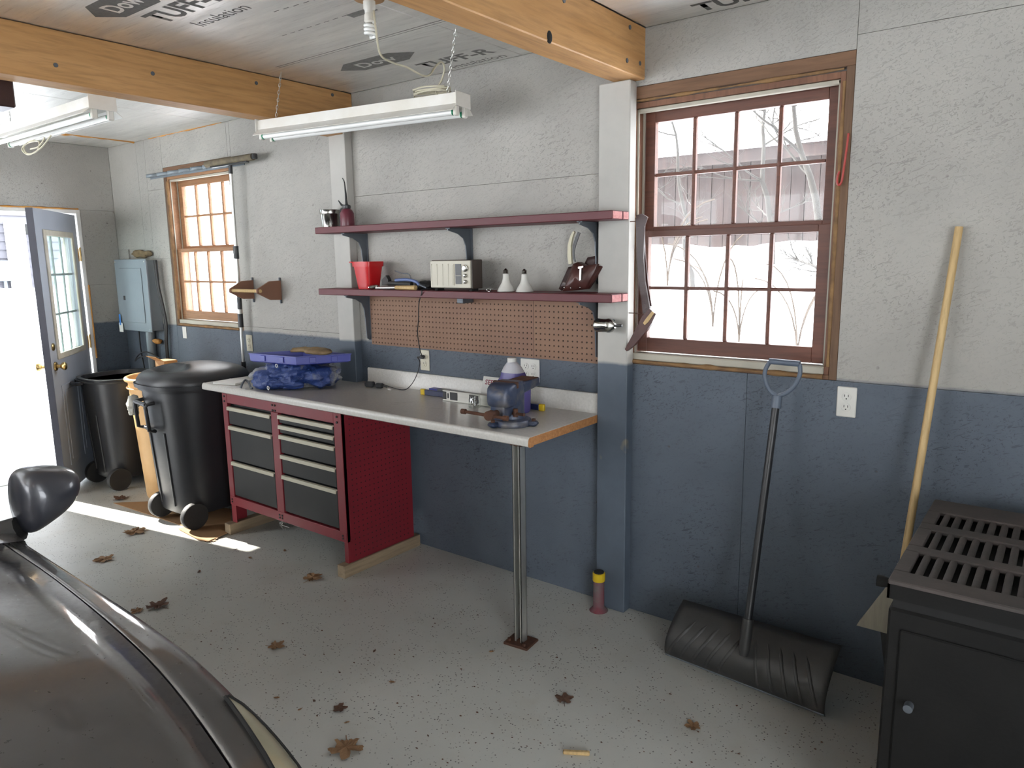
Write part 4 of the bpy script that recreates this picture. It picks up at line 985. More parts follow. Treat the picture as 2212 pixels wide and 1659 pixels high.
# bench vise: local frame, front (screw end) towards -y
p=at(1106,916,z=ZB+.0006); vi=T('bench_vise','heavy blue cast-iron bench vise at the bench corner','vise',p,.12); vi.scale=(1.02,1.0,.98)
b=B(); b.lathe([(.088,0),(.09,.012),(.082,.026),(.06,.034),(.058,.05)],(0,0,0),32)
for a in (-2.0,.15,2.3): b.box(.06,.118,-.022,.022,0,.022,.008,M=Matrix.Rotation(a,4,'Z'))
b.to('swivel_base',M_cast,vi,smooth=40,local=True)
for a in (-2.0,.15,2.3):
    q=Matrix.Rotation(a,4,'Z')@Vector((.1,0,.022)); B().cyl(q,q+Vector((0,0,.01)),.01,n=6).to('bolt',M_rust,vi,local=True)
def yring(b,secs,n=28):
    rings=[]
    for y,w_,zc,h,pw in secs: rings.append([(w_*math.copysign(abs(math.cos(a))**(2/pw),math.cos(a)),y,zc+h*math.copysign(abs(math.sin(a))**(2/pw),math.sin(a))) for a in [2*PI*k/n for k in range(n)]])
    b.ring(rings)
b=B(); b.sup([(0,.0,.036,.056,.058,2.2),(0,.0,.06,.05,.054,2.5),(0,.005,.1,.044,.056,3),(0,.0,.14,.047,.05,4),(0,-.012,.18,.052,.034,6),(0,-.014,.2,.052,.026,8)],32)
yring(b,[(.02,.04,.16,.035,5),(.06,.042,.165,.028,6),(.14,.045,.17,.022,7),(.172,.045,.172,.02,7)]); b.to('fixed_jaw',M_cast,vi,smooth=45,local=True)
B().box(-.043,.043,.05,.168,.191,.1935,.001).to('anvil_top',M_rust,vi,local=True)
b=B(); yring(b,[(-.056,.058,.150,.05,8),(-.085,.059,.148,.052,7),(-.112,.055,.143,.047,5),(-.13,.044,.138,.036,3.5),(-.138,.02,.135,.018,2.5)]); yring(b,[(-.06,.036,.085,.04,4),(-.12,.034,.08,.036,4)]); b.to('moving_jaw',M_cast,vi,smooth=45,local=True)
for y0,y1 in ((-.056,-.050),(-.047,-.041)): B().box(-.06,.06,y0,y1,.176,.203,.001).to('jaw_plate',M_rust,vi,local=True)
B().box(-.034,.034,-.125,-.03,.06,.115,.006).to('slide',M_cast,vi,local=True)
b=B(); b.cyl((0,-.11,.075),(0,-.175,.075),.014,n=14).cyl((0,-.165,.075),(0,-.195,.075),.021,n=16); b.to('screw_head',M_rust,vi,smooth=40,local=True)
hb=B().cyl((-.13,-.18,.08),(.075,-.18,.07),.0075,n=10).to('tommy_bar',M_rust,vi,smooth=40,local=True)
for x,z in ((-.13,.08),(.075,.07)): B().cyl((x-.01,-.18,z),(x+.01,-.18,z),.012,n=10).to('bar_end',M_rust,hb,smooth=40,local=True)
b=B(); b.cyl((.03,-.05,.062),(.1,-.07,.066),.007,n=8).cyl((.05,-.055,.05),(.05,-.055,.085),.011,n=10); b.to('swivel_lock',M_rust,vi,smooth=40,local=True)
# tarp pile, tray, gloves
c0=at(655,845,z=ZB); c0=Vector((at(660,850,z=ZB).x,-.40,ZB))
M_tarp=N('blue_and_silver_tarp')
n=M_tarp; col=n.mix(n.ramp(n.noise(5,3,.5,.6,'obj'),[(.5,0),(.56,1)]),(.03,.065,.24),(.33,.34,.36)); n.bump(n.noise(26,5,.65,1.5,'obj'),.7,.012); M_tarp=n.set(col,.38)
tp_=T('folded_tarp','crumpled blue and silver tarp piled on the bench','tarp',c0)
pl_,pr_=at(548,845,z=ZB+.03),at(760,820,z=ZB+.03)
def crumple(c,r,seed,amp=.3,sc_=7,zm=None): 
    def fn(v):
        k=1+amp*fb(v+Vector((seed,0,0)),sc_,5)+.18*abs(fb(v+Vector((0,seed,0)),sc_*2.3,3)); w_=v*k
        if w_.z<-r[2]*.9: w_.z=-r[2]*.9
        if zm is not None and w_.z>zm: w_.z=zm
        return w_
    return fn
b=B()
for c,r,sd in (((-3.62,-.35),(.19,.17,.078),1),((-3.64,-.43),(.11,.11,.055),2),((-3.51,-.29),(.17,.14,.072),4),((-3.6,-.44),(.15,.1,.045),6)):
    b.ball((c[0],c[1],ZB+r[2]*.92),r,64,40,crumple(c,r,sd,.34,9,1.0825-ZB-r[2]*.92))
b.to('fabric',M_tarp,tp_,smooth=50)
for px,py in ((598,790),(580,838)):
    q=at(px,py,y=-.55); q=at(px,py,y=-.575 if py>800 else -.5); b=B(); b.lathe([(.012,0),(.012,.003),(.006,.003),(.006,0)],q,14,Matrix.Rotation(PI/2,4,'X'),False,False); b.to('grommet',M_chrome,tp_,smooth=40)
zt_=1.083; A,Bc,Cc=at(541,781,z=zt_),at(640,790,z=zt_),at(757,782,z=zt_); D=A+Cc-Bc
ty=T('blue_tray','shallow royal blue plastic tray lying on the tarp','tray',(A+Cc)/2)
M_tr=lambda s,z:[(lambda c,q:tuple((c+(q-c)*s)+Vector((0,0,z))))((A+Cc)/2,q) for q in (A,Bc,Cc,D)]
b=B(); b.ring([M_tr(.95,0),M_tr(1,.006),M_tr(1.01,.044),M_tr(1.03,.046),M_tr(1.03,.05),M_tr(.97,.05),M_tr(.95,.008)]); b.to('body',M_blue,ty)
for a,c in ((A,Bc),(Bc,Cc)):
    for f in (.3,.7):
        q=a.lerp(c,f); d=(c-a).normalized(); o_=Vector((d.y,-d.x,0)); q+=o_*.004+Vector((0,0,.026)); b=B(M=frame(q,d,(0,0,1))); b.box(-.018,.018,-.016,.016,-.002,.003,.002); b.to('rib',M_blue,ty)
g0=(A+Cc)/2+Vector((.1,.03,.05)); M_gl=pm('tan_work_glove',(.36,.26,.14),.85,0,(.2,.13,.07),14,None,.4,50)
gv=T('work_gloves','flattened pair of tan work gloves on the blue tray','gloves',g0)
b=B(); fl=lambda r,sd:crumple(None,r,sd,.25,14)
b.ball(g0+Vector((.03,0,.0195)),(.11,.06,.02),30,14,fl((.11,.06,.02),3)); b.to('palm',M_gl,gv,smooth=60)
for k in range(5):
    a=2.6+k*.28; q=g0+Vector((-.02,.0,.0155)); e=q+Vector((.15*math.cos(a),.1*math.sin(a)-.0,-.002+.006*(k%2))); B().tube([q,q.lerp(e,.5)+Vector((0,0,.006)),e],[.014,.013,.008],8).to('finger',M_gl,gv,smooth=60)
# white tile and grey hook at the left end
q=at(520,828,z=ZB); tag(B().box(-.085,.085,-.075,.075,0,.012,.002).to('white_tile',M_white,loc=(0,0,0)),'pale square tile lying flat at the left bench end','tile')
o=bpy.data.objects['white_tile']; o.location=at(503,827,z=ZB); o.rotation_euler=(0,0,.3)
pts=[at(px,py,z=ZB+h) for px,py,h in ((520,838,.006),(524,828,.03),(530,821,.04),(537,826,.03),(541,836,.012),(545,839,.006))]
tag(B().tube(smooth(pts,5),.006,8).to('metal_hook',M_greymet,smooth=60,loc=pts[0]-Vector((0,0,.006))),'grey bent rod hook lying before the tarp','hook')
# paper scrap, spent screw
q=at(842,843,z=ZB); b=B(); b.ball(q+Vector((0,0,.005)),(.016,.01,.0055),12,8,lambda v:v*(1+.3*fb(v,90,2))); tag(b.to('paper_scrap',M_white,smooth=40,loc=q),'crumpled white paper scrap on the bench by the adapters','paper')
# metal sharpener on the post
q=at(1308,703,y=-.125); sh=T('pencil_sharpener','metal crank sharpener mounted on the post by the pegboard','sharpener',(q.x,-.1,q.z))
r=.03; X=at(1288,703,y=-.125).x; X2=at(1322,700,y=-.125).x
B().lathe([(r*.9,X-q.x),(r,X-q.x+.006),(r,.01),(r*1.06,.012),(r*1.06,.02),(r*.9,X2-q.x),(r*.35,X2-q.x+.016)],(q.x,-.125,q.z),24,Matrix.Rotation(PI/2,4,'Y')).to('barrel',M_chrome,sh,smooth=40)
B().box(q.x-.03,q.x+.012,-.098,-.0605,q.z-.022,q.z+.022,.003).to('mount',M_greymet,sh)
B().cyl((X2+.01,-.125,q.z),(X2+.05,-.125,q.z+.003),.006,n=10).to('crank',M_black,sh,smooth=40)
# belt and sheath hanging beside the right window
hs=T('belt_sheath','brown leather belt strap and knife sheath hanging from nails by the window','sheath',(-1.5,-.06,1.5))
yh=-.06
ribbon(((1384,470),(1384,500),(1384,560),(1388,610),(1395,655),(1398,676)),(22,19,16,15,17,18),yh-.006,yh+.006,'strap',M_leathd,hs)
ribbon(((1390,500),(1393,560),(1398,620),(1405,662)),(5,5,6,7),yh+.008,yh+.012,'strap_end',M_leather,hs)
ribbon(((1376,478),(1386,476),(1396,480)),(26,28,22),yh-.014,yh-.007,'buckle_loop',M_leathd,hs)
ribbon(((1412,672),(1400,690),(1385,714),(1366,742),(1354,756)),(20,27,22,14,6),yh-.012,yh+.01,'sheath',M_leather,hs)
ribbon(((1411,674),(1398,692),(1391,700)),(7,9,6),yh-.0155,yh-.0125,'handle',M_pale,hs)
for px,py in ((1376,478),(1384,677)):
    q=at(px,py,y=yh+.012); B().cyl((-1.5515,yh+.012,q.z),(q.x+.01,yh+.012,q.z),.002,n=6).to('nail',M_rust,hs)
# red hook on the right window stud
q=at(1826,300,y=-.012); pts=[at(px,py,y=-.012) for px,py in ((1833,288),(1829,320),(1822,370),(1818,392),(1812,400),(1808,392),(1810,378),(1814,370))]
tag(B().tube(smooth(pts,4),.004,8).to('red_hook',pm('red_coated_wire',(.45,.05,.04),.4),smooth=60,loc=pts[3]),'red coated hook on the right side of the window frame','hook')

# ---------------------------------------------------------------- far wall: rack, pole, towel holder, panel
q0,q1=at(320,384,y=-.02),at(523,350,y=-.02)
rk=T('tool_rail','grey scalloped metal tool rail over the far window','tool rail',((q0.x+q1.x)/2,-.01,q0.z))
zR=(q0.z+q1.z)/2; B().box(q0.x,q1.x,-.004,-.001,zR-.015,zR+.02).to('back_strip',M_panel,rk)
nR=8
for k in range(nR):
    x=q0.x+(k+.5)*(q1.x-q0.x)/nR; h=(q1.x-q0.x)/nR*.46
    pts=[Vector((x-h,-.006,zR+.01)),Vector((x-h*.6,-.05,zR+.004)),Vector((x,-.07,zR)),Vector((x+h*.6,-.05,zR+.004)),Vector((x+h,-.006,zR+.01))]
    b=B(); sm=smooth(pts,4); b.grid([[tuple(v+Vector((0,0,-.012))) for v in sm],[tuple(v+Vector((0,0,.012))) for v in sm]]); o=b.to('scallop',M_panel,rk,smooth=60)
    o.modifiers.new('thick','SOLIDIFY').thickness=.002
pt=at(497,352,y=-.085); sqp=T('telescopic_pole','tall telescopic aluminium pole with a squeegee head in front of the far window','squeegee pole',(at(530,850,y=-.05).x,-.05,0))
pb_=at(527,800,y=-.055); dp=(pb_-pt); bot=pt+dp*((0.001-pt.z)/dp.z)
f=lambda py:pt+dp*((py-352)/(800-352))
def pole(a,b_,r,nm,mat): B().tube([f(a),f(b_)],r,14).to(nm,mat,sqp,smooth=40)
pole(366,650,.0115,'upper_tube',M_steel); pole(650,690,.0125,'middle_tube',M_alu); pole(690,790,.0105,'lower_tube',M_steel)
B().tube([f(780),bot],[.0165,.0165],14).to('handle_grip',M_black,sqp,smooth=40)
pole(525,552,.018,'clamp',M_black); pole(618,662,.016,'grip',M_black); pole(672,702,.018,'clamp',M_black); pole(352,374,.013,'head_socket',M_black)
ha,hb_=at(446,357,y=-.1),at(547,340,y=-.1)
zH=pt.z+.0; ha.z=hb_.z=zH+.012
B().tube([ha,hb_],[.022,.022],10).to('squeegee_bar',pm('grimy_sponge_bar',(.2,.16,.1),.8,0,(.1,.085,.06),20,None,.4,60),sqp,smooth=40)
B().box(hb_.x,hb_.x+.03,-.115,-.085,zH-.004,zH+.03,.006).to('end_cap',M_black,sqp)
B().box(ha.x+.06,hb_.x-.06,-.112,-.09,zH-.018,zH-.008,.002).to('rubber_blade',M_black,sqp)
# paper-towel holder
xa,xb=at(549,627,y=0).x,at(608,627,y=0).x; zc=at(580,626,y=0).z
th=T('towel_holder','brown wooden paper towel holder with a dowel, on the wall right of the far window','towel holder',((xa+xb)/2,-.1,zc))
M_mas=pm('brown_hardboard',(.24,.115,.07),.6,0,(.2,.095,.06),5)
for x in (xa,xb):
    o=B().prism([(-.006,zc-.063),(-.006,zc+.063),(-.09,zc+.06),(-.185,zc+.012),(-.185,zc-.012),(-.09,zc-.06)],x-.007,x+.007,'x').to('end_plate',M_mas,th)
    for z in (zc-.075,zc+.07): B().box(x-.007,x+.003,-.014,-.001,z-.012,z+.012,.002).to('screw_tab',M_greymet,o)
B().cyl((xa-.02,-.165,zc),(xb+.012,-.165,zc),.011,n=14).to('dowel',M_pale,th,smooth=40)
# breaker panel
ep=T('breaker_panel','grey steel breaker panel in the far corner','breaker panel',(-5.98,-.05,1.13))
PX0,PX1,PZ0,PZ1=-6.255,-5.735,1.128,1.70
B().box(PX0+.01,PX1-.01,-.09,-.001,PZ0+.01,PZ1-.01,.002).to('box',M_panel,ep)
cv=B().box(PX0,PX1,-.102,-.091,PZ0,PZ1,.003).to('cover',M_panel,ep)
dd=B().box(PX0+.09,PX1-.08,-.108,-.1025,PZ0+.07,PZ1-.07,.003).to('door',M_panel,ep)
B().box(PX0+.12,PX0+.15,-.1115,-.1085,1.375,1.41,.002).to('latch',M_black,dd)
for x in (PX0+.02,PX1-.02):
    for z in (PZ0+.02,PZ1-.02): B().cyl((x,-.105,z),(x,-.1022,z),.006,n=8).to('screw',M_steel,ep)
tag(B().cyl((-5.90,-.037,0),(-5.90,-.037,PZ0-.002),.034,n=20).to('conduit',M_panel,smooth=40,loc=(-5.90,-.037,0)),'grey conduit pipe running from the breaker panel to the floor','conduit')
pts=[(-5.70,-.05,1.69),(-5.69,-.05,1.5),(-5.67,-.04,1.35),(-5.66,-.03,1.2),(-5.68,-.03,1.05),(-5.7,-.02,.9)]
for k,(dx,lb) in enumerate(((0,'black cable running down the right side of the panel'),(.022,'second black cable beside the breaker panel'))):
    tag(B().tube(smooth([Vector((a+dx,b_,c+.0)) for a,b_,c in pts],5),.009,8).to('cable',M_cordk,smooth=60,loc=(-5.7,-.03,.9)),lb,'cable','cables by the panel')
pts=[(-6.1,-.03,1.12),(-6.12,-.02,.95),(-6.1,-.015,.8),(-6.08,-.02,.6)]
tag(B().tube(smooth([Vector(v) for v in pts],5),.005,6).to('cable',M_cordk,smooth=60,loc=(-6.1,-.02,.6)),'thin black cable hanging below the breaker panel','cable','cables by the panel')
# torn opening over the panel, foam tufts, paper tag
b=B(); b.ball((-5.99,.0,1.742),(.17,.012,.03),30,14,lambda v:v*(1+.5*fb(v,18,4))); tag(b.to('insulation_tuft',pm('stained_insulation',(.33,.24,.13),.9,0,(.12,.085,.05),14,None,.8,30),smooth=80,loc=(-5.99,0,1.7)),'torn brown insulation in the gap above the panel','insulation')
q=at(330,736,y=-.03); b=B(); b.ball((q.x+.07,-.03,q.z),(.06,.028,.02),26,12,lambda v:v*(1+.4*fb(v,25,3)))
o=b.to('foam_lump',M_foam,smooth=70,loc=(q.x,0,q.z)); tag(o,'orange foam lump on the wall below the breaker panel','foam')
tg=T('paper_tag','white tag hung by blue tape below the panel corner','tag',(PX0+.03,-.105,1.06))
q=at(262,705,y=-.112); B().box(q.x-.035,q.x+.03,-.113,-.111,q.z-.045,q.z+.03).to('card',M_white,tg); B().box(q.x-.02,q.x+.005,-.1135,-.1132,q.z+.01,q.z+.1).to('tape',pm('blue_tape',(.03,.2,.6),.5),tg)
tag(B().box(-5.455,-5.40,-.004,-.001,1.09,1.18,.001).to('tape_patch',M_white,loc=(-5.43,-.002,1.09)),'strip of whitish tape on the blue wall left of the far window sill','tape')
for o in (): pass

# ---------------------------------------------------------------- bins and clutter in the corner
M_can=pm('black_bin_plastic',(.02,.021,.025),.4,0,(.03,.031,.035),3,None,.06,150,(.07,.07,.07),6,.6,.85)
def wheels(par,cx,cy,r,half,ang=0):
    for s_ in (-1,1):
        c=Vector((cx+s_*half,cy,r)); w_=B().lathe([(r*.55,-.02),(r*.96,-.022),(r,-.015),(r,.015),(r*.96,.022),(r*.55,.02)],c,28,Matrix.Rotation(PI/2,4,'Y')).to('wheel',M_blackm,par,smooth=35)
        b=B(); b.lathe([(.0001,-.014),(r*.56,-.014),(r*.56,.014),(.0001,.014)],c,24,Matrix.Rotation(PI/2,4,'Y'))
        for k in range(8): b.box(-.018,.018,-.006,.006,.02,r*.56,.001,M=Matrix.Translation(c)@Matrix.Rotation(k*PI/4,4,'X'))
        b.to('spokes',M_black,w_,smooth=30)
def bin_(name,label,c,r0,r1,h,lid):
    t=T(name,label,'trash can',(c[0],c[1],0),group='black wheeled trash cans')
    cx,cy=c; z0=.07; P=3.2
    sec=[(cx,cy,z0,r0*.97,r0*.97,P),(cx,cy,z0+.02,r0,r0,P)]
    for k in range(1,9):
        f=k/8; sec.append((cx,cy,z0+.02+(h-z0-.02)*f,r0+(r1-r0)*f,r0+(r1-r0)*f,P-.5*f))
    sec+=[(cx,cy,h,r1+.02,r1+.02,2.7),(cx,cy,h+.03,r1+.025,r1+.025,2.7),(cx,cy,h+.03,r1-.005,r1-.005,2.7),(cx,cy,h-.1,r1-.03,r1-.03,2.7),(cx,cy,z0+.06,r0-.03,r0-.03,3)]
    B().sup(sec,48).to('body',M_can,t,smooth=35)
    # ribs down the front-left corner panel
    for a,wd in ((-1.9,.004),(-1.25,.004)):
        pts=[]
        for k in range(9):
            f=k/8; z=z0+.05+(h*.70-z0-.05)*f; r=(r0+(r1-r0)*(z-z0)/(h-z0))*1.045; pts.append(Vector((cx+r*math.cos(a)*1.0,cy+r*math.sin(a)*1.0,z)))
        B().tube(pts,.007,6).to('rib',M_can,t,smooth=60)
    wheels(t,cx+.06,cy-r0+.02,.085,r0*.85)
    B().cyl((cx-r0,cy-r0+.02,.085),(cx+r0,cy-r0+.02,.085),.008,n=8).to('axle',M_steel,t)
    return t,cx,cy
C2=(-4.52,-.455)
t,cx,cy=bin_('trash_can','black wheeled trash can with a domed lid beside the red cabinet',C2,.24,.292,.865,True)
# lid: dome with a scooped handle recess
lz=.895; b=B()
R=.318
prof=[(R,0),(R+.004,.01),(R,.035),(R*.95,.06),(R*.9,.072),(R*.84,.083),(R*.77,.092),(R*.7,.098),(R*.62,.104),(R*.54,.108),(R*.45,.111),(R*.36,.113),(R*.26,.114),(R*.15,.115),(.001,.115)]
rings=[]
for r,z in prof:
    q=[]
    for j in range(64):
        a=2*PI*j/64; c_,s1=math.cos(a),math.sin(a); k=1/((abs(c_)**2.6+abs(s1)**2.6)**(1/2.6)); x,y=r*k*c_,r*k*s1
        zz=z-(.06*math.exp(-(((x+.03)/.17)**2+((y+.15)/.075)**2)**3) if z>.05 else 0)
        q.append((cx+x,cy+y,lz+zz))
    rings.append(q)
b.ring(rings); lid=b.to('lid',M_can,t,smooth=40)
B().sup([(cx,cy,lz-.012,R+.012,R+.012,2.7),(cx,cy,lz+.012,R+.014,R+.014,2.7)],48).to('lid_rim',M_can,lid,smooth=40)
a=-1.72; hx=Matrix.Translation((cx,cy,0))@Matrix.Rotation(a,4,'Z')
def handle(par,hx,rr,z0,z1,wd=.085):
    pts=[hx@Vector(v) for v in ((rr-.015,-wd,z1),(rr+.03,-wd,z1-.005),(rr+.04,-wd,z1-.02),(rr+.03,-wd,z0+.01),(rr-.005,-wd*.9,z0),(rr-.005,wd*.9,z0),(rr+.03,wd,z0+.01),(rr+.04,wd,z1-.02),(rr+.03,wd,z1-.005),(rr-.015,wd,z1))]
    B().tube(pts,.012,8).to('handle',M_black,par,smooth=50)
    B().tube([hx@Vector((rr+.035,-wd,z1-.008)),hx@Vector((rr+.035,wd,z1-.008))],.014,8).to('handle_bar',M_black,par,smooth=50)
t.location.z=.0105; handle(t,hx,.303,.62,.80,.1); handle(t,Matrix.Translation((cx,cy,0))@Matrix.Rotation(a+PI,4,'Z'),.303,.62,.80,.1)
C1=(-5.755,-.365)
t,cx,cy=bin_('trash_can','open black wheeled trash can with a ringed rim by the door hinge',C1,.215,.255,.80,False)
B().sup([(cx,cy,.80,.283,.283,2.6),(cx,cy,.815,.29,.29,2.6),(cx,cy,.815,.262,.262,2.6),(cx,cy,.80,.265,.265,2.6)],48).to('rim_band',M_black,t,smooth=40)
pts=[Vector((cx-.27+ .0,cy-.14,.80)),Vector((cx-.27,cy-.22,.79)),Vector((cx-.19,cy-.285,.785)),Vector((cx-.05,cy-.30,.79)),Vector((cx,cy-.27,.80))]
B().tube(smooth(pts,5),.014,8).to('rim_handle',M_black,t,smooth=50)
# cream bin with a carton in it, behind the lidded can
M_crm=pm('cream_translucent_plastic',(.78,.5,.24),.45,0,(.7,.42,.19),5)
cx,cy=-5.13,-.345; cbn=T('cream_bin','round cream plastic bin behind the lidded black can','bin',(cx,cy,0))
B().lathe([(.18,.0),(.185,.01),(.236,.865),(.229,.865),(.178,.02)],(cx,cy,0),40,cap0=True,cap1=True).to('body',M_crm,cbn,smooth=40)
pts=[Vector((cx+(.243)*math.cos(k*2*PI/40),cy+.243*math.sin(k*2*PI/40),.865)) for k in range(41)]
B().tube(pts,.016,8).to('rim',M_crm,cbn,smooth=60)
B().tube([v-Vector((0,0,.06)) for v in pts],.006,6).to('rim_band',M_crm,cbn,smooth=60)
bx0,bx1=cx-.17,cx+.02; zt2=.975
cn=T('cardboard_box','tan cardboard carton standing in the cream bin','box',((bx0+bx1)/2,cy+.05,.03))
B().box(bx0+.06,bx1,cy+.0,cy+.10,.022,zt2,.003).to('body',M_carton,cn)
b=B(); x0_,x1_,y0_=bx0+.06,bx1,cy
b.add([(x0_,y0_,zt2),(x1_,y0_,zt2),(x1_-.01,y0_-.05,zt2+.035),(x0_-.02,y0_-.05,zt2+.035),(x0_,y0_,zt2-.003),(x1_,y0_,zt2-.003),(x1_-.01,y0_-.05,zt2+.032),(x0_-.02,y0_-.05,zt2+.032)],[(0,1,2,3),(7,6,5,4),(0,4,5,1),(1,5,6,2),(2,6,7,3),(3,7,4,0)]); b.to('flap',M_carton,cn)
pts=[at(px,py,y=-.1) for px,py in ((345,775),(330,765),(312,760),(298,768),(292,780),(300,772),(318,770))]
tag(B().tube(smooth(pts,5),.005,6).to('twine',M_cordk,smooth=60,loc=pts[0]),'tangle of dark wire over the tan carton','wire')
# rag on the can handle
q=Vector((C2[0]-.215,C2[1]-.26,.76)); b=B()
b.ball(q+Vector((-.055,-.02,-.01)),(.04,.035,.065),30,20,crumple(None,(.04,.035,.065),9,.5,22))
tag(b.to('white_rag',pm('grubby_white_cloth',(.58,.57,.52),.85,0,(.42,.41,.37),12),smooth=70,loc=q),'grubby white rag tucked at the handle of the lidded can','rag')
# flattened cardboard under the can
def sheet_px(name,pix,z,label,mat=M_carton,th=.004):
    P=[at(px,py,z=z) for px,py in pix]; b=B(); b.prism([(v.x,v.y) for v in P],z,z+th,'z'); return tag(b.to(name,mat,loc=(P[0].x,P[0].y,z)),label,'cardboard','flattened cardboard')
sheet_px('cardboard_sheet',((245,1087),(325,1084),(500,1100),(500,1140),(468,1162),(405,1140)),.001,'flattened cardboard sheet under the lidded can')
sheet_px('cardboard_sheet',((385,1143),(440,1128),(492,1152),(450,1170),(432,1168)),.006,'torn cardboard flap in the sun strip before the cabinet foot')

# ---------------------------------------------------------------- pipe stub, shovel, broom, stove
p=at(1293,1312,z=0); p=Vector((at(1290,1306,z=0).x+.03,at(1290,1306,z=0).y-.14,0)); p=Vector((-1.665,-.10,0))
ps=T('pipe_stub','capped grey pipe stub with a yellow band by the post foot','pipe',p)
B().lathe([(.045,0),(.034,.012),(.027,.02),(.026,.16)],p,20).to('pipe',pm('stained_grey_pipe',(.16,.13,.13),.6,0,(.2,.03,.05),12),ps,smooth=40)
B().lathe([(.029,.15),(.030,.152),(.030,.188),(.027,.19)],p,20).to('yellow_band',M_yel,ps,smooth=40)
B().lathe([(.024,.19),(.024,.196),(.01,.2)],p,16).to('cap',M_dark,ps,smooth=40)
# snow pusher
bl_,br_=at(1440,1412,z=.004),at(1782,1545,z=.004)
M_shov=pm('scuffed_black_blade',(.03,.03,.03),.5,0,(.05,.049,.047),6,None,.1,80,(.1,.1,.1),5,.6,.8)
sv=T('snow_pusher','black snow pusher shovel leaning against the wall under the right window','snow shovel',(bl_+br_)/2)
tl,trr=at(1477,1296,y=-.17),at(1818,1396,y=-.19)
rows=[]; NV=12; NU=24
for i in range(NV+1):
    f=i/NV; row=[]
    for j in range(NU+1):
        g=j/NU; lo_=bl_.lerp(br_,g); hi_=tl.lerp(trr,g); q=lo_.lerp(hi_,f); q.y-=.075*math.sin(PI*f)**.8; q.z-=0
        row.append(tuple(q))
    rows.append(row)
b=B(); b.grid(rows); o=b.to('blade',M_shov,sv,smooth=70); md=o.modifiers.new('thick','SOLIDIFY'); md.thickness=.004; md.offset=1
def blade(f,g,off=.006):
    i=min(int(f*NV),NV-1); j=min(int(g*NU),NU-1); a=f*NV-i; c=g*NU-j
    P=lambda i,j:Vector(rows[i][j]); q=(P(i,j)*(1-a)+P(i+1,j)*a)*(1-c)+(P(i,j+1)*(1-a)+P(i+1,j+1)*a)*c
    return q+Vector((0,-off,.0))
for k in range(5):
    for g0_,g1_ in ((.03+.085*k,.15+.08*k),(.62+.085*k,.54+.075*k)):
        pts=[blade(.1+.72*u,min(.985,g0_+(g1_-g0_)*u**1.4),.003) for u in [n_/8 for n_ in range(9)]]
        B().tube(pts,[.002]+[.0075]*7+[.002],6).to('rib',M_shov,sv,smooth=60)
b=B(); b.tube([blade(.02,g/10,.004) for g in range(11)],.0055,6); b.to('wear_strip',M_greymet,sv,smooth=60)
ht=at(1678,862,y=-.13); hb2=at(1608,1400,y=-.33)
B().tube([ht,hb2],[.0145,.0155],14).to('shaft',M_black,sv,smooth=40)
B().tube([hb2+(ht-hb2)*.12,hb2,hb2-(ht-hb2)*.03],[.021,.022,.016],14).to('socket',M_shov,sv,smooth=40)
M_dh=pm('blue_grey_grip_plastic',(.12,.15,.2),.45)
axd=(ht-hb2).normalized()
B().tube([ht-axd*.035,ht+axd*.012],[.02,.019],14).to('handle_collar',M_dh,sv,smooth=40)
pts=[at(px,py,y=-.125) for px,py in ((1678,856),(1662,842),(1653,820),(1653,800),(1663,781))]
pts2=[at(px,py,y=-.125) for px,py in ((1680,856),(1700,848),(1717,832),(1728,808),(1727,786))]
dh=B().tube(smooth(pts,4),.0085,8).to('grip_arm',M_dh,sv,smooth=50); B().tube(smooth(pts2,4),.0085,8).to('grip_arm',M_dh,sv,smooth=50)
B().tube([at(1662,780,y=-.125),at(1728,786,y=-.125)],.0115,10).to('grip_bar',M_dh,sv,smooth=50)
# pole with a flared pale head, behind the stove
ta,tb=at(2072,490,y=-.022),at(1948,1240,y=-.16); dp2=(tb-ta); te=ta+dp2*((.02-ta.z)/dp2.z)
br2=T('broom','long pale wooden broom leaning on the wall behind the black stove','broom',(te.x,te.y,0))
B().tube([ta,te+Vector((0,0,.25))*0+(te-ta)*-.2],[.0125,.0135],14).to('handle',M_pale,br2,smooth=40) if False else B().tube([ta,ta.lerp(te,.72)],[.0125,.0135],14).to('handle',M_pale,br2,smooth=40)
k0=ta.lerp(te,.70); M_bris=pm('pale_bristle',(.45,.42,.33),.85,0,(.33,.3,.24),40,(1,1,.1),.5,90)
ks=at(1893,1362,y=k0.y-.02)
def fl(c,wl,wr,d): return [(c.x-wl,c.y-d,c.z),(c.x+wr,c.y-d,c.z),(c.x+wr,c.y+d,c.z),(c.x-wl,c.y+d,c.z)]
kb=Vector((k0.x-.02,k0.y,ks.z))
B().ring([fl(k0,.02,.02,.018),fl(k0.lerp(kb,.15),.03,.03,.02),fl(kb,.11,.09,.022)]).to('pale_shroud',M_bris,br2)
B().ring([fl(kb-Vector((0,0,.002)),.03,.085,.02),fl(Vector((kb.x+.05,kb.y,.002)),.03,.09,.022)]).to('dark_bristles',M_blackm,br2)
B().tube([k0+Vector((0,0,.04)),k0-Vector((0,0,.02))],[.017,.022],12).to('ferrule',M_greymet,br2,smooth=40)
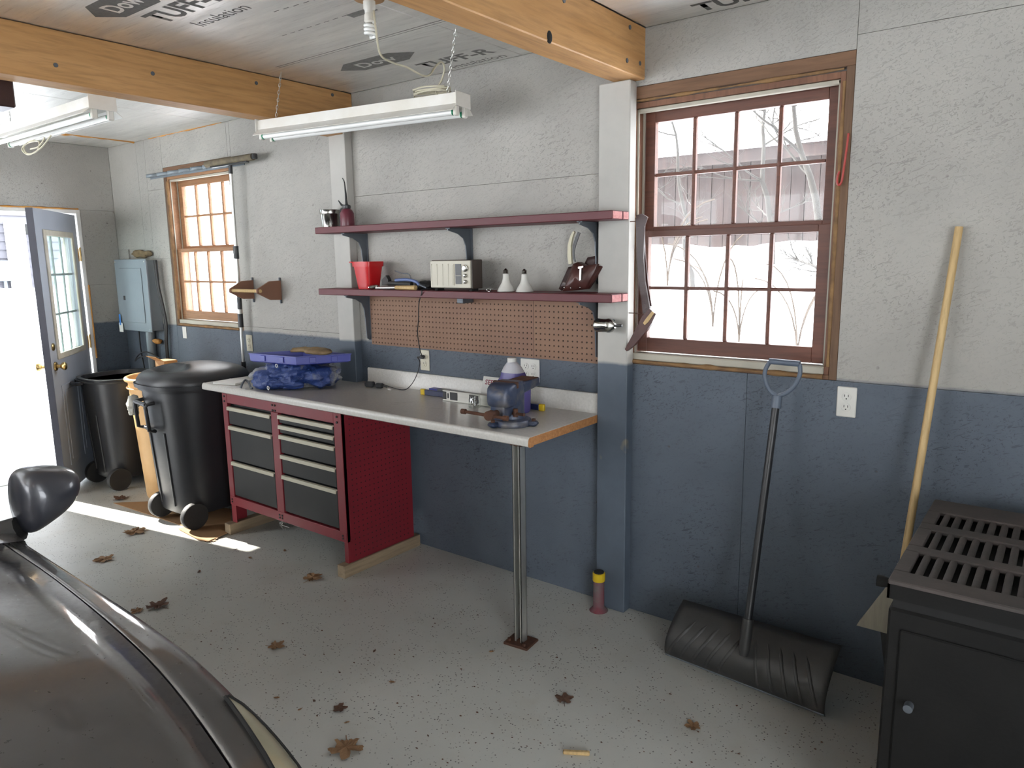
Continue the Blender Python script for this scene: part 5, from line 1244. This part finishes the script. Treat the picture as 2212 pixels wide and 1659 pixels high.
# stove with slotted iron top
SZ=.845; SX0,SX1,SY0,SY1=-.308,.36,-.965,-.20
sv2=T('iron_stove','black iron stove with a slotted dusty top at the right edge','stove',((SX0+SX1)/2,(SY0+SY1)/2,0))
B().box(SX0+.004,SX1-.004,SY0+.012,SY1,.0,SZ-.08,.006).to('body',M_stove,sv2)
B().box(SX0+.012,SX1-.012,SY0+.02,SY1-.01,SZ-.08,SZ-.03).to('inner_tray',M_dark,sv2)
b=B()
for (a,c,d,e) in ((SX0,SX1,SY0,SY0+.006),(SX0,SX1,SY1-.006,SY1),(SX0,SX0+.006,SY0,SY1),(SX1-.006,SX1,SY0,SY1)): b.box(a,c,d,e,SZ-.05,SZ-.012)
b.to('top_skirt',M_stove,sv2)
ry0=[(SY0+.075,SY0+.235),(SY0+.285,SY0+.445),(SY0+.5,SY0+.63)]
ys_=[SY0]+[v for r_ in ry0 for v in r_]+[SY1]
for a,c in ((ys_[0],ys_[1]),(ys_[2],ys_[3]),(ys_[4],ys_[5]),(ys_[6],ys_[7])): B().box(SX0,SX1,a,c,SZ-.014,SZ,.003).to('top_strip',M_stovetop,sv2)
for k,(a,c) in enumerate(ry0):
    x=SX0+.035; xe=SX1-.035 if k<2 else SX0+.31
    B().box(SX0,x,a,c,SZ-.014,SZ,.002).to('top_strip',M_stovetop,sv2)
    if k==2: B().box(xe,SX1,a,c,SZ-.014,SZ,.002).to('top_strip',M_stovetop,sv2)
    else: B().box(xe,SX1,a,c,SZ-.014,SZ,.002).to('top_strip',M_stovetop,sv2)
    nb_=round((xe-x)/.031); st_=(xe-x)/nb_
    for i in range(nb_):
        xx=x+(i+.62)*st_
        B().tube([(xx,a,SZ-.012),(xx,c,SZ-.012)],.0095,8).to('grille_bar',M_stovetop,sv2,smooth=50)
B().box(SX0+.035,SX1-.035,SY0+.004,SY0+.012,.1,SZ-.13,.004).to('front_door',M_stove,sv2)
B().cyl((SX0+.07,SY0-.02,.52),(SX0+.07,SY0+.006,.52),.011,n=14).to('door_knob',M_greymet,sv2,smooth=40)
B().tube([(SX0,SY0+.12,SZ-.06),(SX0-.03,SY0+.12,SZ-.06),(SX0-.045,SY0+.12,SZ-.06)],[.008,.016,.016],10).to('side_knob',M_dark,sv2,smooth=40)

# ---------------------------------------------------------------- parked car (nose towards +x)
def mk_paint():
    n=N('dusty_graphite_car_paint')
    d=n.noise(2.2,5,.6,.3,'pos'); f=n.noise(60,4,.7,0,'pos')
    col=n.mix(n.ramp(d,[(.35,0),(.75,1)]),(.075,.071,.07),(.115,.107,.102))
    n.p.inputs['Coat Roughness'].default_value=.06
    return n.set(col,n.ramp(f,[(.3,.26),(.7,.42)]),.35,.5,1)
M_paint=mk_paint(); M_mir=pm('slate_mirror_shell',(.045,.047,.06),.3,.2,(.055,.057,.07),4,coat=.6); M_cglass=pm('dark_car_glass',(.008,.008,.009),.05,0,(.01,.01,.011),3,spec=.8)
YC=-3.1
# stations: x, then (v,z) from the centreline out and down
ST=[(-.655,[(0,.60),(.3,.59),(.52,.565),(.58,.53),(.6,.46),(.6,.36),(.58,.24)]),
    (-.70,[(0,.685),(.34,.675),(.61,.645),(.69,.61),(.71,.52),(.71,.38),(.69,.22)]),
    (-.80,[(0,.775),(.38,.765),(.69,.735),(.765,.705),(.79,.6),(.795,.42),(.78,.2)]),
    (-.93,[(0,.838),(.40,.828),(.735,.792),(.825,.772),(.848,.66),(.852,.45),(.84,.2)]),
    (-1.05,[(0,.878),(.42,.868),(.758,.832),(.846,.815),(.868,.7),(.87,.46),(.855,.2)]),
    (-1.28,[(0,.925),(.43,.915),(.783,.882),(.861,.862),(.885,.73),(.886,.48),(.865,.2)]),
    (-1.5,[(0,.957),(.44,.948),(.795,.91),(.866,.882),(.89,.74),(.89,.48),(.868,.2)]),
    (-1.85,[(0,.985),(.45,.975),(.808,.928),(.868,.892),(.892,.75),(.89,.48),(.868,.2)]),
    (-2.2,[(0,1.0),(.46,.99),(.815,.932),(.868,.905),(.892,.77),(.89,.48),(.868,.2)])]
BK=[(-2.2,ST[-1][1]),(-2.8,[(0,.96),(.46,.96),(.815,.95),(.868,.93),(.892,.78),(.89,.48),(.868,.2)]),(-4.1,[(0,.99),(.46,.99),(.815,.98),(.866,.955),(.89,.8),(.885,.48),(.86,.22)]),
    (-4.75,[(0,1.05),(.44,1.05),(.78,1.03),(.84,.98),(.87,.82),(.865,.5),(.84,.24)]),(-5.1,[(0,1.06),(.42,1.055),(.72,1.03),(.78,.97),(.82,.82),(.82,.5),(.8,.28)]),(-5.2,[(0,.92),(.4,.91),(.66,.9),(.72,.85),(.76,.76),(.76,.5),(.74,.32)])]
def cr(pts,n):
    P=[np.array(p,float) for p in pts]; P=[2*P[0]-P[1]]+P+[2*P[-1]-P[-2]]; out=[]
    for i in range(1,len(P)-2):
        a,b_,c_,d=P[i-1:i+3]
        for k in range(n): s=k/n; out.append(.5*(2*b_+(c_-a)*s+(2*a-5*b_+4*c_-d)*s*s+(3*b_-a-3*c_+d)*s**3))
    return out+[P[-2]]
def skin(stn,i0,i1,nx=4,nv=5):
    """smooth surface over section points i0..i1; rows run along x"""
    cols=[cr([(x,)+tuple(s_[k]) for x,s_ in stn],nx) for k in range(7)]
    rows=[]
    for r in range(len(cols[0])):
        full=[cols[k][r] for k in range(7)]
        seg_=cr([full[k] for k in range(i0,i1+1)],nv); rows.append(seg_)
    return rows
def emit(rows,sgn,b):
    b.grid([[(p[0],YC+sgn*p[1],p[2]) for p in r] for r in rows])
car=T('car','dark graphite car with a dusty hood parked at the left','car',(-2.9,YC,0))
hr=skin(ST,0,2)
full=[[(p[0],YC+s_*p[1],p[2]) for p in (r[::-1] if s_<0 else r[1:]) ] for r in hr for s_ in (-1,)]
full=[[(p[0],YC-p[1],p[2]) for p in r[::-1]]+[(p[0],YC+p[1],p[2]) for p in r[1:]] for r in hr]
# hood edges pulled in a little: the shut line
hood=[[(q[0],YC+(q[1]-YC)*.9935,q[2]) for q in r] for r in full]
hb_o=B().grid(hood).to('hood',M_paint,car,smooth=60); mdf=hb_o.modifiers.new('thick','SOLIDIFY'); mdf.thickness=.012; mdf.offset=-1
B().grid([[(q[0],q[1],q[2]-.02) for q in r] for r in full]).to('hood_liner',M_dark,car,smooth=60)
fr=skin(ST,2,6)
for sgn in (1,-1):
    b=B(); emit(fr,sgn,b); o=b.to('fender',M_paint,car,smooth=50); mdf=o.modifiers.new('thick','SOLIDIFY'); mdf.thickness=.006; mdf.offset=-1
b=B(); r0=[(x_,YC+v,z) for (v,z) in ST[0][1] for x_ in (ST[0][0],)]; r1=[(ST[0][0],YC-v,z) for v,z in ST[0][1]][::-1]
b.add(r0[::1]+r1[:-1],[tuple(range(13))]); b.to('bumper',M_paint,car)
bk=skin(BK,0,6)
b=B(); emit(bk,1,b); emit(bk,-1,b); b.to('rear_body',M_paint,car,smooth=50)
b=B(); r0=[(-5.2,YC+v,z) for v,z in BK[-1][1]]; r1=[(-5.2,YC-v,z) for v,z in BK[-1][1]][::-1]; b.add(r0+r1[:-1],[tuple(range(13))]); b.to('tail_panel',M_paint,car)
# greenhouse: base ring to roof ring
basep=[(-2.22,.0,1.005),(-2.26,.45,.995),(-2.42,.76,.95),(-2.9,.80,.955),(-4.0,.80,.985),(-4.55,.7,1.03),(-4.75,.4,1.05),(-4.78,0,1.05)]
roofp=[(-3.0,.0,1.435),(-3.02,.4,1.42),(-3.1,.56,1.385),(-3.3,.575,1.40),(-3.9,.575,1.40),(-4.15,.54,1.375),(-4.2,.35,1.395),(-4.22,0,1.40)]
for s_ in (1,-1):
    b=B()
    for k in range(7):
        A_,B_=basep[k],basep[k+1]; C_,D_=roofp[k],roofp[k+1]
        if k==2:
            continue
        b.add([(A_[0],YC+s_*A_[1],A_[2]),(B_[0],YC+s_*B_[1],B_[2]),(D_[0],YC+s_*D_[1],D_[2]),(C_[0],YC+s_*C_[1],C_[2])],[(0,1,2,3)])
    b.to('glass',M_cglass,car,smooth=30)
    k=2; b=B(); q=lambda P:Vector((P[0],YC+s_*P[1],P[2]))
    b.add([tuple(q(basep[2])),tuple(q(basep[3])),tuple(q(roofp[3])),tuple(q(roofp[2]))],[(0,1,2,3)]); b.to('side_glass',M_cglass,car)
    B().tube([q(basep[2])+Vector((.14,s_*.035,-.035)),q(basep[2]),q(basep[2]).lerp(q(roofp[2]),.5)+Vector((0,0,.02)),q(roofp[2])],[.03,.032,.032,.03],8).to('pillar',M_paint,car,smooth=50)
    B().tube([q(roofp[2]),q(roofp[3]),q(roofp[4]),q(roofp[5]),q(basep[5])],.03,8).to('roof_rail',M_paint,car,smooth=50)
b=B(); b.grid([[(P[0],YC+P[1],P[2]+.012) for P in roofp],[(P[0],YC,max(P[2],1.40)+.028) for P in roofp],[(P[0],YC-P[1],P[2]+.012) for P in roofp]]); b.to('roof',M_paint,car,smooth=60)
# headlights: clear patches over the fender corner
fcols=skin(ST,2,6,8,8)
def fend(x,t):
    xs_=[r[0][0] for r in fcols]
    for i in range(len(xs_)-1):
        if xs_[i]>=x>=xs_[i+1]: break
    a=(xs_[i]-x)/(xs_[i]-xs_[i+1]); j=min(int(t*8),31); c=t*8-j
    P=(fcols[i][j]*(1-a)+fcols[i+1][j]*a)*(1-c)+(fcols[i][j+1]*(1-a)+fcols[i+1][j+1]*a)*c
    return P
M_lens=pm('hazy_headlight_lens',(.42,.38,.26),.08,.1,(.3,.27,.18),6,(1,1,1),.1,20,coat=1); M_bezel=pm('headlight_edge',(.5,.47,.35),.3)
def hl(x,u):
    f=(x+1.185)/(.44); f=max(0,min(1,f)); t0=.62-.30*f; t1=.66+.75*f**.55; return fend(x,t0+(t1-t0)*u)
for sgn in (1,-1):
    rows_=[[hl(-1.184+.44*i/14,j/8) for j in range(9)] for i in range(15)]
    b=B(); b.grid([[(p[0],YC+sgn*(p[1]+.004),p[2]+.005) for p in r] for r in rows_]); o=b.to('headlight',M_lens,car,smooth=60)
    edge=[r[0] for r in rows_]+[rows_[-1][j] for j in range(9)]+[r[-1] for r in rows_[::-1]]
    B().tube([(p[0],YC+sgn*(p[1]+.004),p[2]+.004) for p in edge],.004,5).to('lens_seal',M_dark,o,smooth=60)
    c=fend(-.9,1.0); B().ball((c[0],YC+sgn*(c[1]-.06),c[2]-.05),.05,14,8).to('lamp',M_bezel,o,smooth=60)
# wing mirrors
mo=[(38,1028),(60,1012),(110,1008),(150,1010),(170,1022),(172,1045),(162,1075),(135,1105),(100,1130),(72,1150),(52,1155),(40,1125),(32,1085),(31,1050)]
MP=[at(px,py,x=-2.3) for px,py in mo]; mc=sum(MP,Vector())/len(MP)
for sgn in (1,-1):
    rings=[]
    for dx,k in ((-.075,.86),(-.07,.95),(-.03,1.02),(0,1),(.03,.93),(.055,.76),(.07,.5),(.078,.2)):
        q=[]
        for v in MP:
            w_=mc+(v-mc)*k; y=w_.y if sgn>0 else 2*YC-w_.y; q.append((-2.3+dx,y,w_.z))
        rings.append(q)
    o=B().ring(rings).to('wing_mirror',M_mir,car,smooth=70)
    md=o.modifiers.new('sub','SUBSURF'); md.levels=2; md.render_levels=2
    yb2=(mc.y-.07 if sgn>0 else 2*YC-mc.y+.07)
    B().tube([(-2.3,yb2,mc.z-.075),(-2.34,yb2-sgn*.05,mc.z-.1)],[.035,.045],10).to('mirror_arm',M_blackm,car,smooth=50)
for x in (-1.45,-4.15):
    for sgn in (1,-1):
        c=Vector((x,YC+sgn*.80,.32)); w_=B().lathe([(.2,-.10),(.3,-.1),(.32,-.08),(.32,.08),(.3,.1),(.2,.1)],c,32,Matrix.Rotation(PI/2,4,'X')).to('wheel',M_blackm,car,smooth=40)
        B().lathe([(.01,-.08),(.2,-.08),(.2,.08),(.01,.08)],c,24,Matrix.Rotation(PI/2,4,'X')).to('rim',M_alu,w_,smooth=40)
        B().lathe([(.34,-.006),(.36,-.006),(.36,.006),(.34,.006)],Vector((x,YC+sgn*.889,.33)),32,Matrix.Rotation(PI/2,4,'X'),False,False).to('arch_lip',M_blackm,car,smooth=40)

# ---------------------------------------------------------------- leaves and litter
def leaf_mesh(seed,mat,maple=True):
    rd=random.Random(seed); n=44; pts=[]
    for k in range(n):
        a=2*PI*k/n
        r=(.55+.45*abs(math.cos(2.5*(a-PI/2)))**1.6*(1 if math.sin(a)>-.75 else .5)+.1*rd.uniform(-1,1)) if maple else (.45+.2*rd.uniform(-1,1))
        pts.append((r*math.cos(a),r*math.sin(a)*(1 if maple else .5)))
    b=B(); vs=[(0,0,.10)]; 
    for f in (.35,.7,1):
        for x,y in pts: vs.append((x*f,y*f,.05+.28*(x*x*.8+abs(y)*.3)*f*f*(1 if seed%2 else .6)+.16*fb((x*2+seed,y*2,f),1.6,3)))
    m_=min(v[2] for v in vs); vs=[(x,y,z-m_) for x,y,z in vs]
    fs=[(0,1+k,1+(k+1)%n) for k in range(n)]
    for q in range(2): fs+=[(1+q*n+k,1+(q+1)*n+k,1+(q+1)*n+(k+1)%n,1+q*n+(k+1)%n) for k in range(n)]
    b.add(vs,fs)
    if maple: b.tube([(0,-.05,.1-m_),(.05,-.7,.03-min(0,m_)*0),(.12,-1.15,.05)],.025,4)
    return b.mesh('leaf',mat,(0,0,0),60)
LM=[leaf_mesh(k,M_leaf2 if k in (1,4) else M_leaf) for k in range(6)]; CM=[leaf_mesh(20+k,M_leaf if k%2 else M_leaf2,False) for k in range(4)]
big=[(676,1250,18,'spread maple leaf right of the cabinet runner'),(342,1310,20,'dark curled maple leaf nearest the car fender'),(297,1320,12,'small curled leaf right beside the car fender'),(596,1397,16,'curled brown leaf in the middle of the floor'),
 (1219,1511,17,'crumpled brown leaf on the floor below the snow pusher'),(1498,1570,15,'dark reddish balled-up leaf near the stove'),(748,1618,30,'large tan maple leaf at the bottom edge of the floor'),(733,1532,14,'folded brown leaf right of the headlight'),
 (454,1168,12,'curled leaf at the edge of the torn cardboard'),(615,1190,9,'tiny leaf at the end of the sun strip'),(508,1188,7,'small leaf just below the sun strip end'),(541,1206,10,'flat leaf in front of the cabinet drawers'),
 (225,1210,17,'greyish flat leaf left of centre near the car mirror'),(262,1078,14,'brown leaf on the floor behind the sun strip'),(292,1150,20,'dusty maple leaf just under the sun strip'),(847,1474,11,'small folded leaf in mid floor'),(809,1407,9,'small leaf left of the bench leg'),
 (598,1508,10,'thick brown leaf scrap nearest the headlight tip'),(430,1236,9,'twisted leaf scrap before the cardboard'),(1062,1408,9,'leaf scrap at the foot of the bench leg'),(925,1590,6,'small leaf crumb low in the floor centre'),(750,1561,9,'shredded leaf above the large tan leaf'),
 (679,1515,8,'little oval leaf between headlight and folded leaf'),(648,1533,8,'dark chip of leaf close to the headlight')]
for k,(px,py,sz,lb) in enumerate(big):
    p=at(px,py,z=.0005); s_=mpp(p)*sz*1.05; me=(LM if sz>=12 else CM)[k%(6 if sz>=12 else 4)]
    o=bpy.data.objects.new('fallen_leaf',me); sc.collection.objects.link(o); o.location=p; o.rotation_euler=(0,0,k*1.7); o.scale=(s_*1.25,s_*1.25,s_*1.0)
    tag(o,lb,'leaf','dry leaves on the floor')
q=at(1245,1629,z=.0); w_=B(); rr=Matrix.Rotation(.1,4,'Z'); tag(B().box(-.045,.045,-.008,.008,0,.012,.003).to('wood_chip',M_pale,loc=(0,0,0)),'pale wood chip at the bottom edge of the floor','wood chip')
o=bpy.data.objects['wood_chip']; o.location=q; o.rotation_euler=(0,0,.55)
b=B(); rd=random.Random(11)
for k in range(800):
    px,py=rd.uniform(250,1900),rd.uniform(1180,1655)
    p=at(px,py,z=0)
    if p.y>-.05 or p.y<-2.1 or p.x<-5 or (p.x>-1.3 and p.y>-.45) or (px<800 and py>1580) or (p.x>-.45 and p.y<-.1) or (KX0-.1<p.x<KX1+.1 and p.y>KY-.1): continue
    r=rd.choice((.0012,.0015,.002,.002,.003,.003,.004,.006)); a=rd.uniform(0,6.28); q=[]
    n_=5
    for j in range(n_): t_=a+2*PI*j/n_; rr_=r*rd.uniform(.5,1.3); q.append((p.x+rr_*math.cos(t_),p.y+rr_*math.sin(t_)*.7,.0008+rd.uniform(0,.3)*r))
    b.add(q+[(p.x,p.y,.001+.5*r)],[(j,(j+1)%n_,n_) for j in range(n_)])
o=b.to('floor_litter',M_leaf2); o['kind']='stuff'; tag(o,'scattered crumbs of leaf and dirt over the concrete floor','litter')
# cobwebs under the cabinet and the bench
b=B(); rd=random.Random(5); p0=at(598,1128,y=KY+.02)
for k in range(7):
    a_=p0+Vector((rd.uniform(-.06,.1),rd.uniform(0,.1),0)); pts=[a_+Vector((rd.uniform(-.02,.02)*i,rd.uniform(-.01,.01)*i,-.012*i)) for i in range(5)]; b.tube(pts,.0012,3)
o=tag(b.to('cobweb',M_white,loc=p0),'dusty cobweb hanging under the red cabinet','cobweb'); o['kind']='stuff'
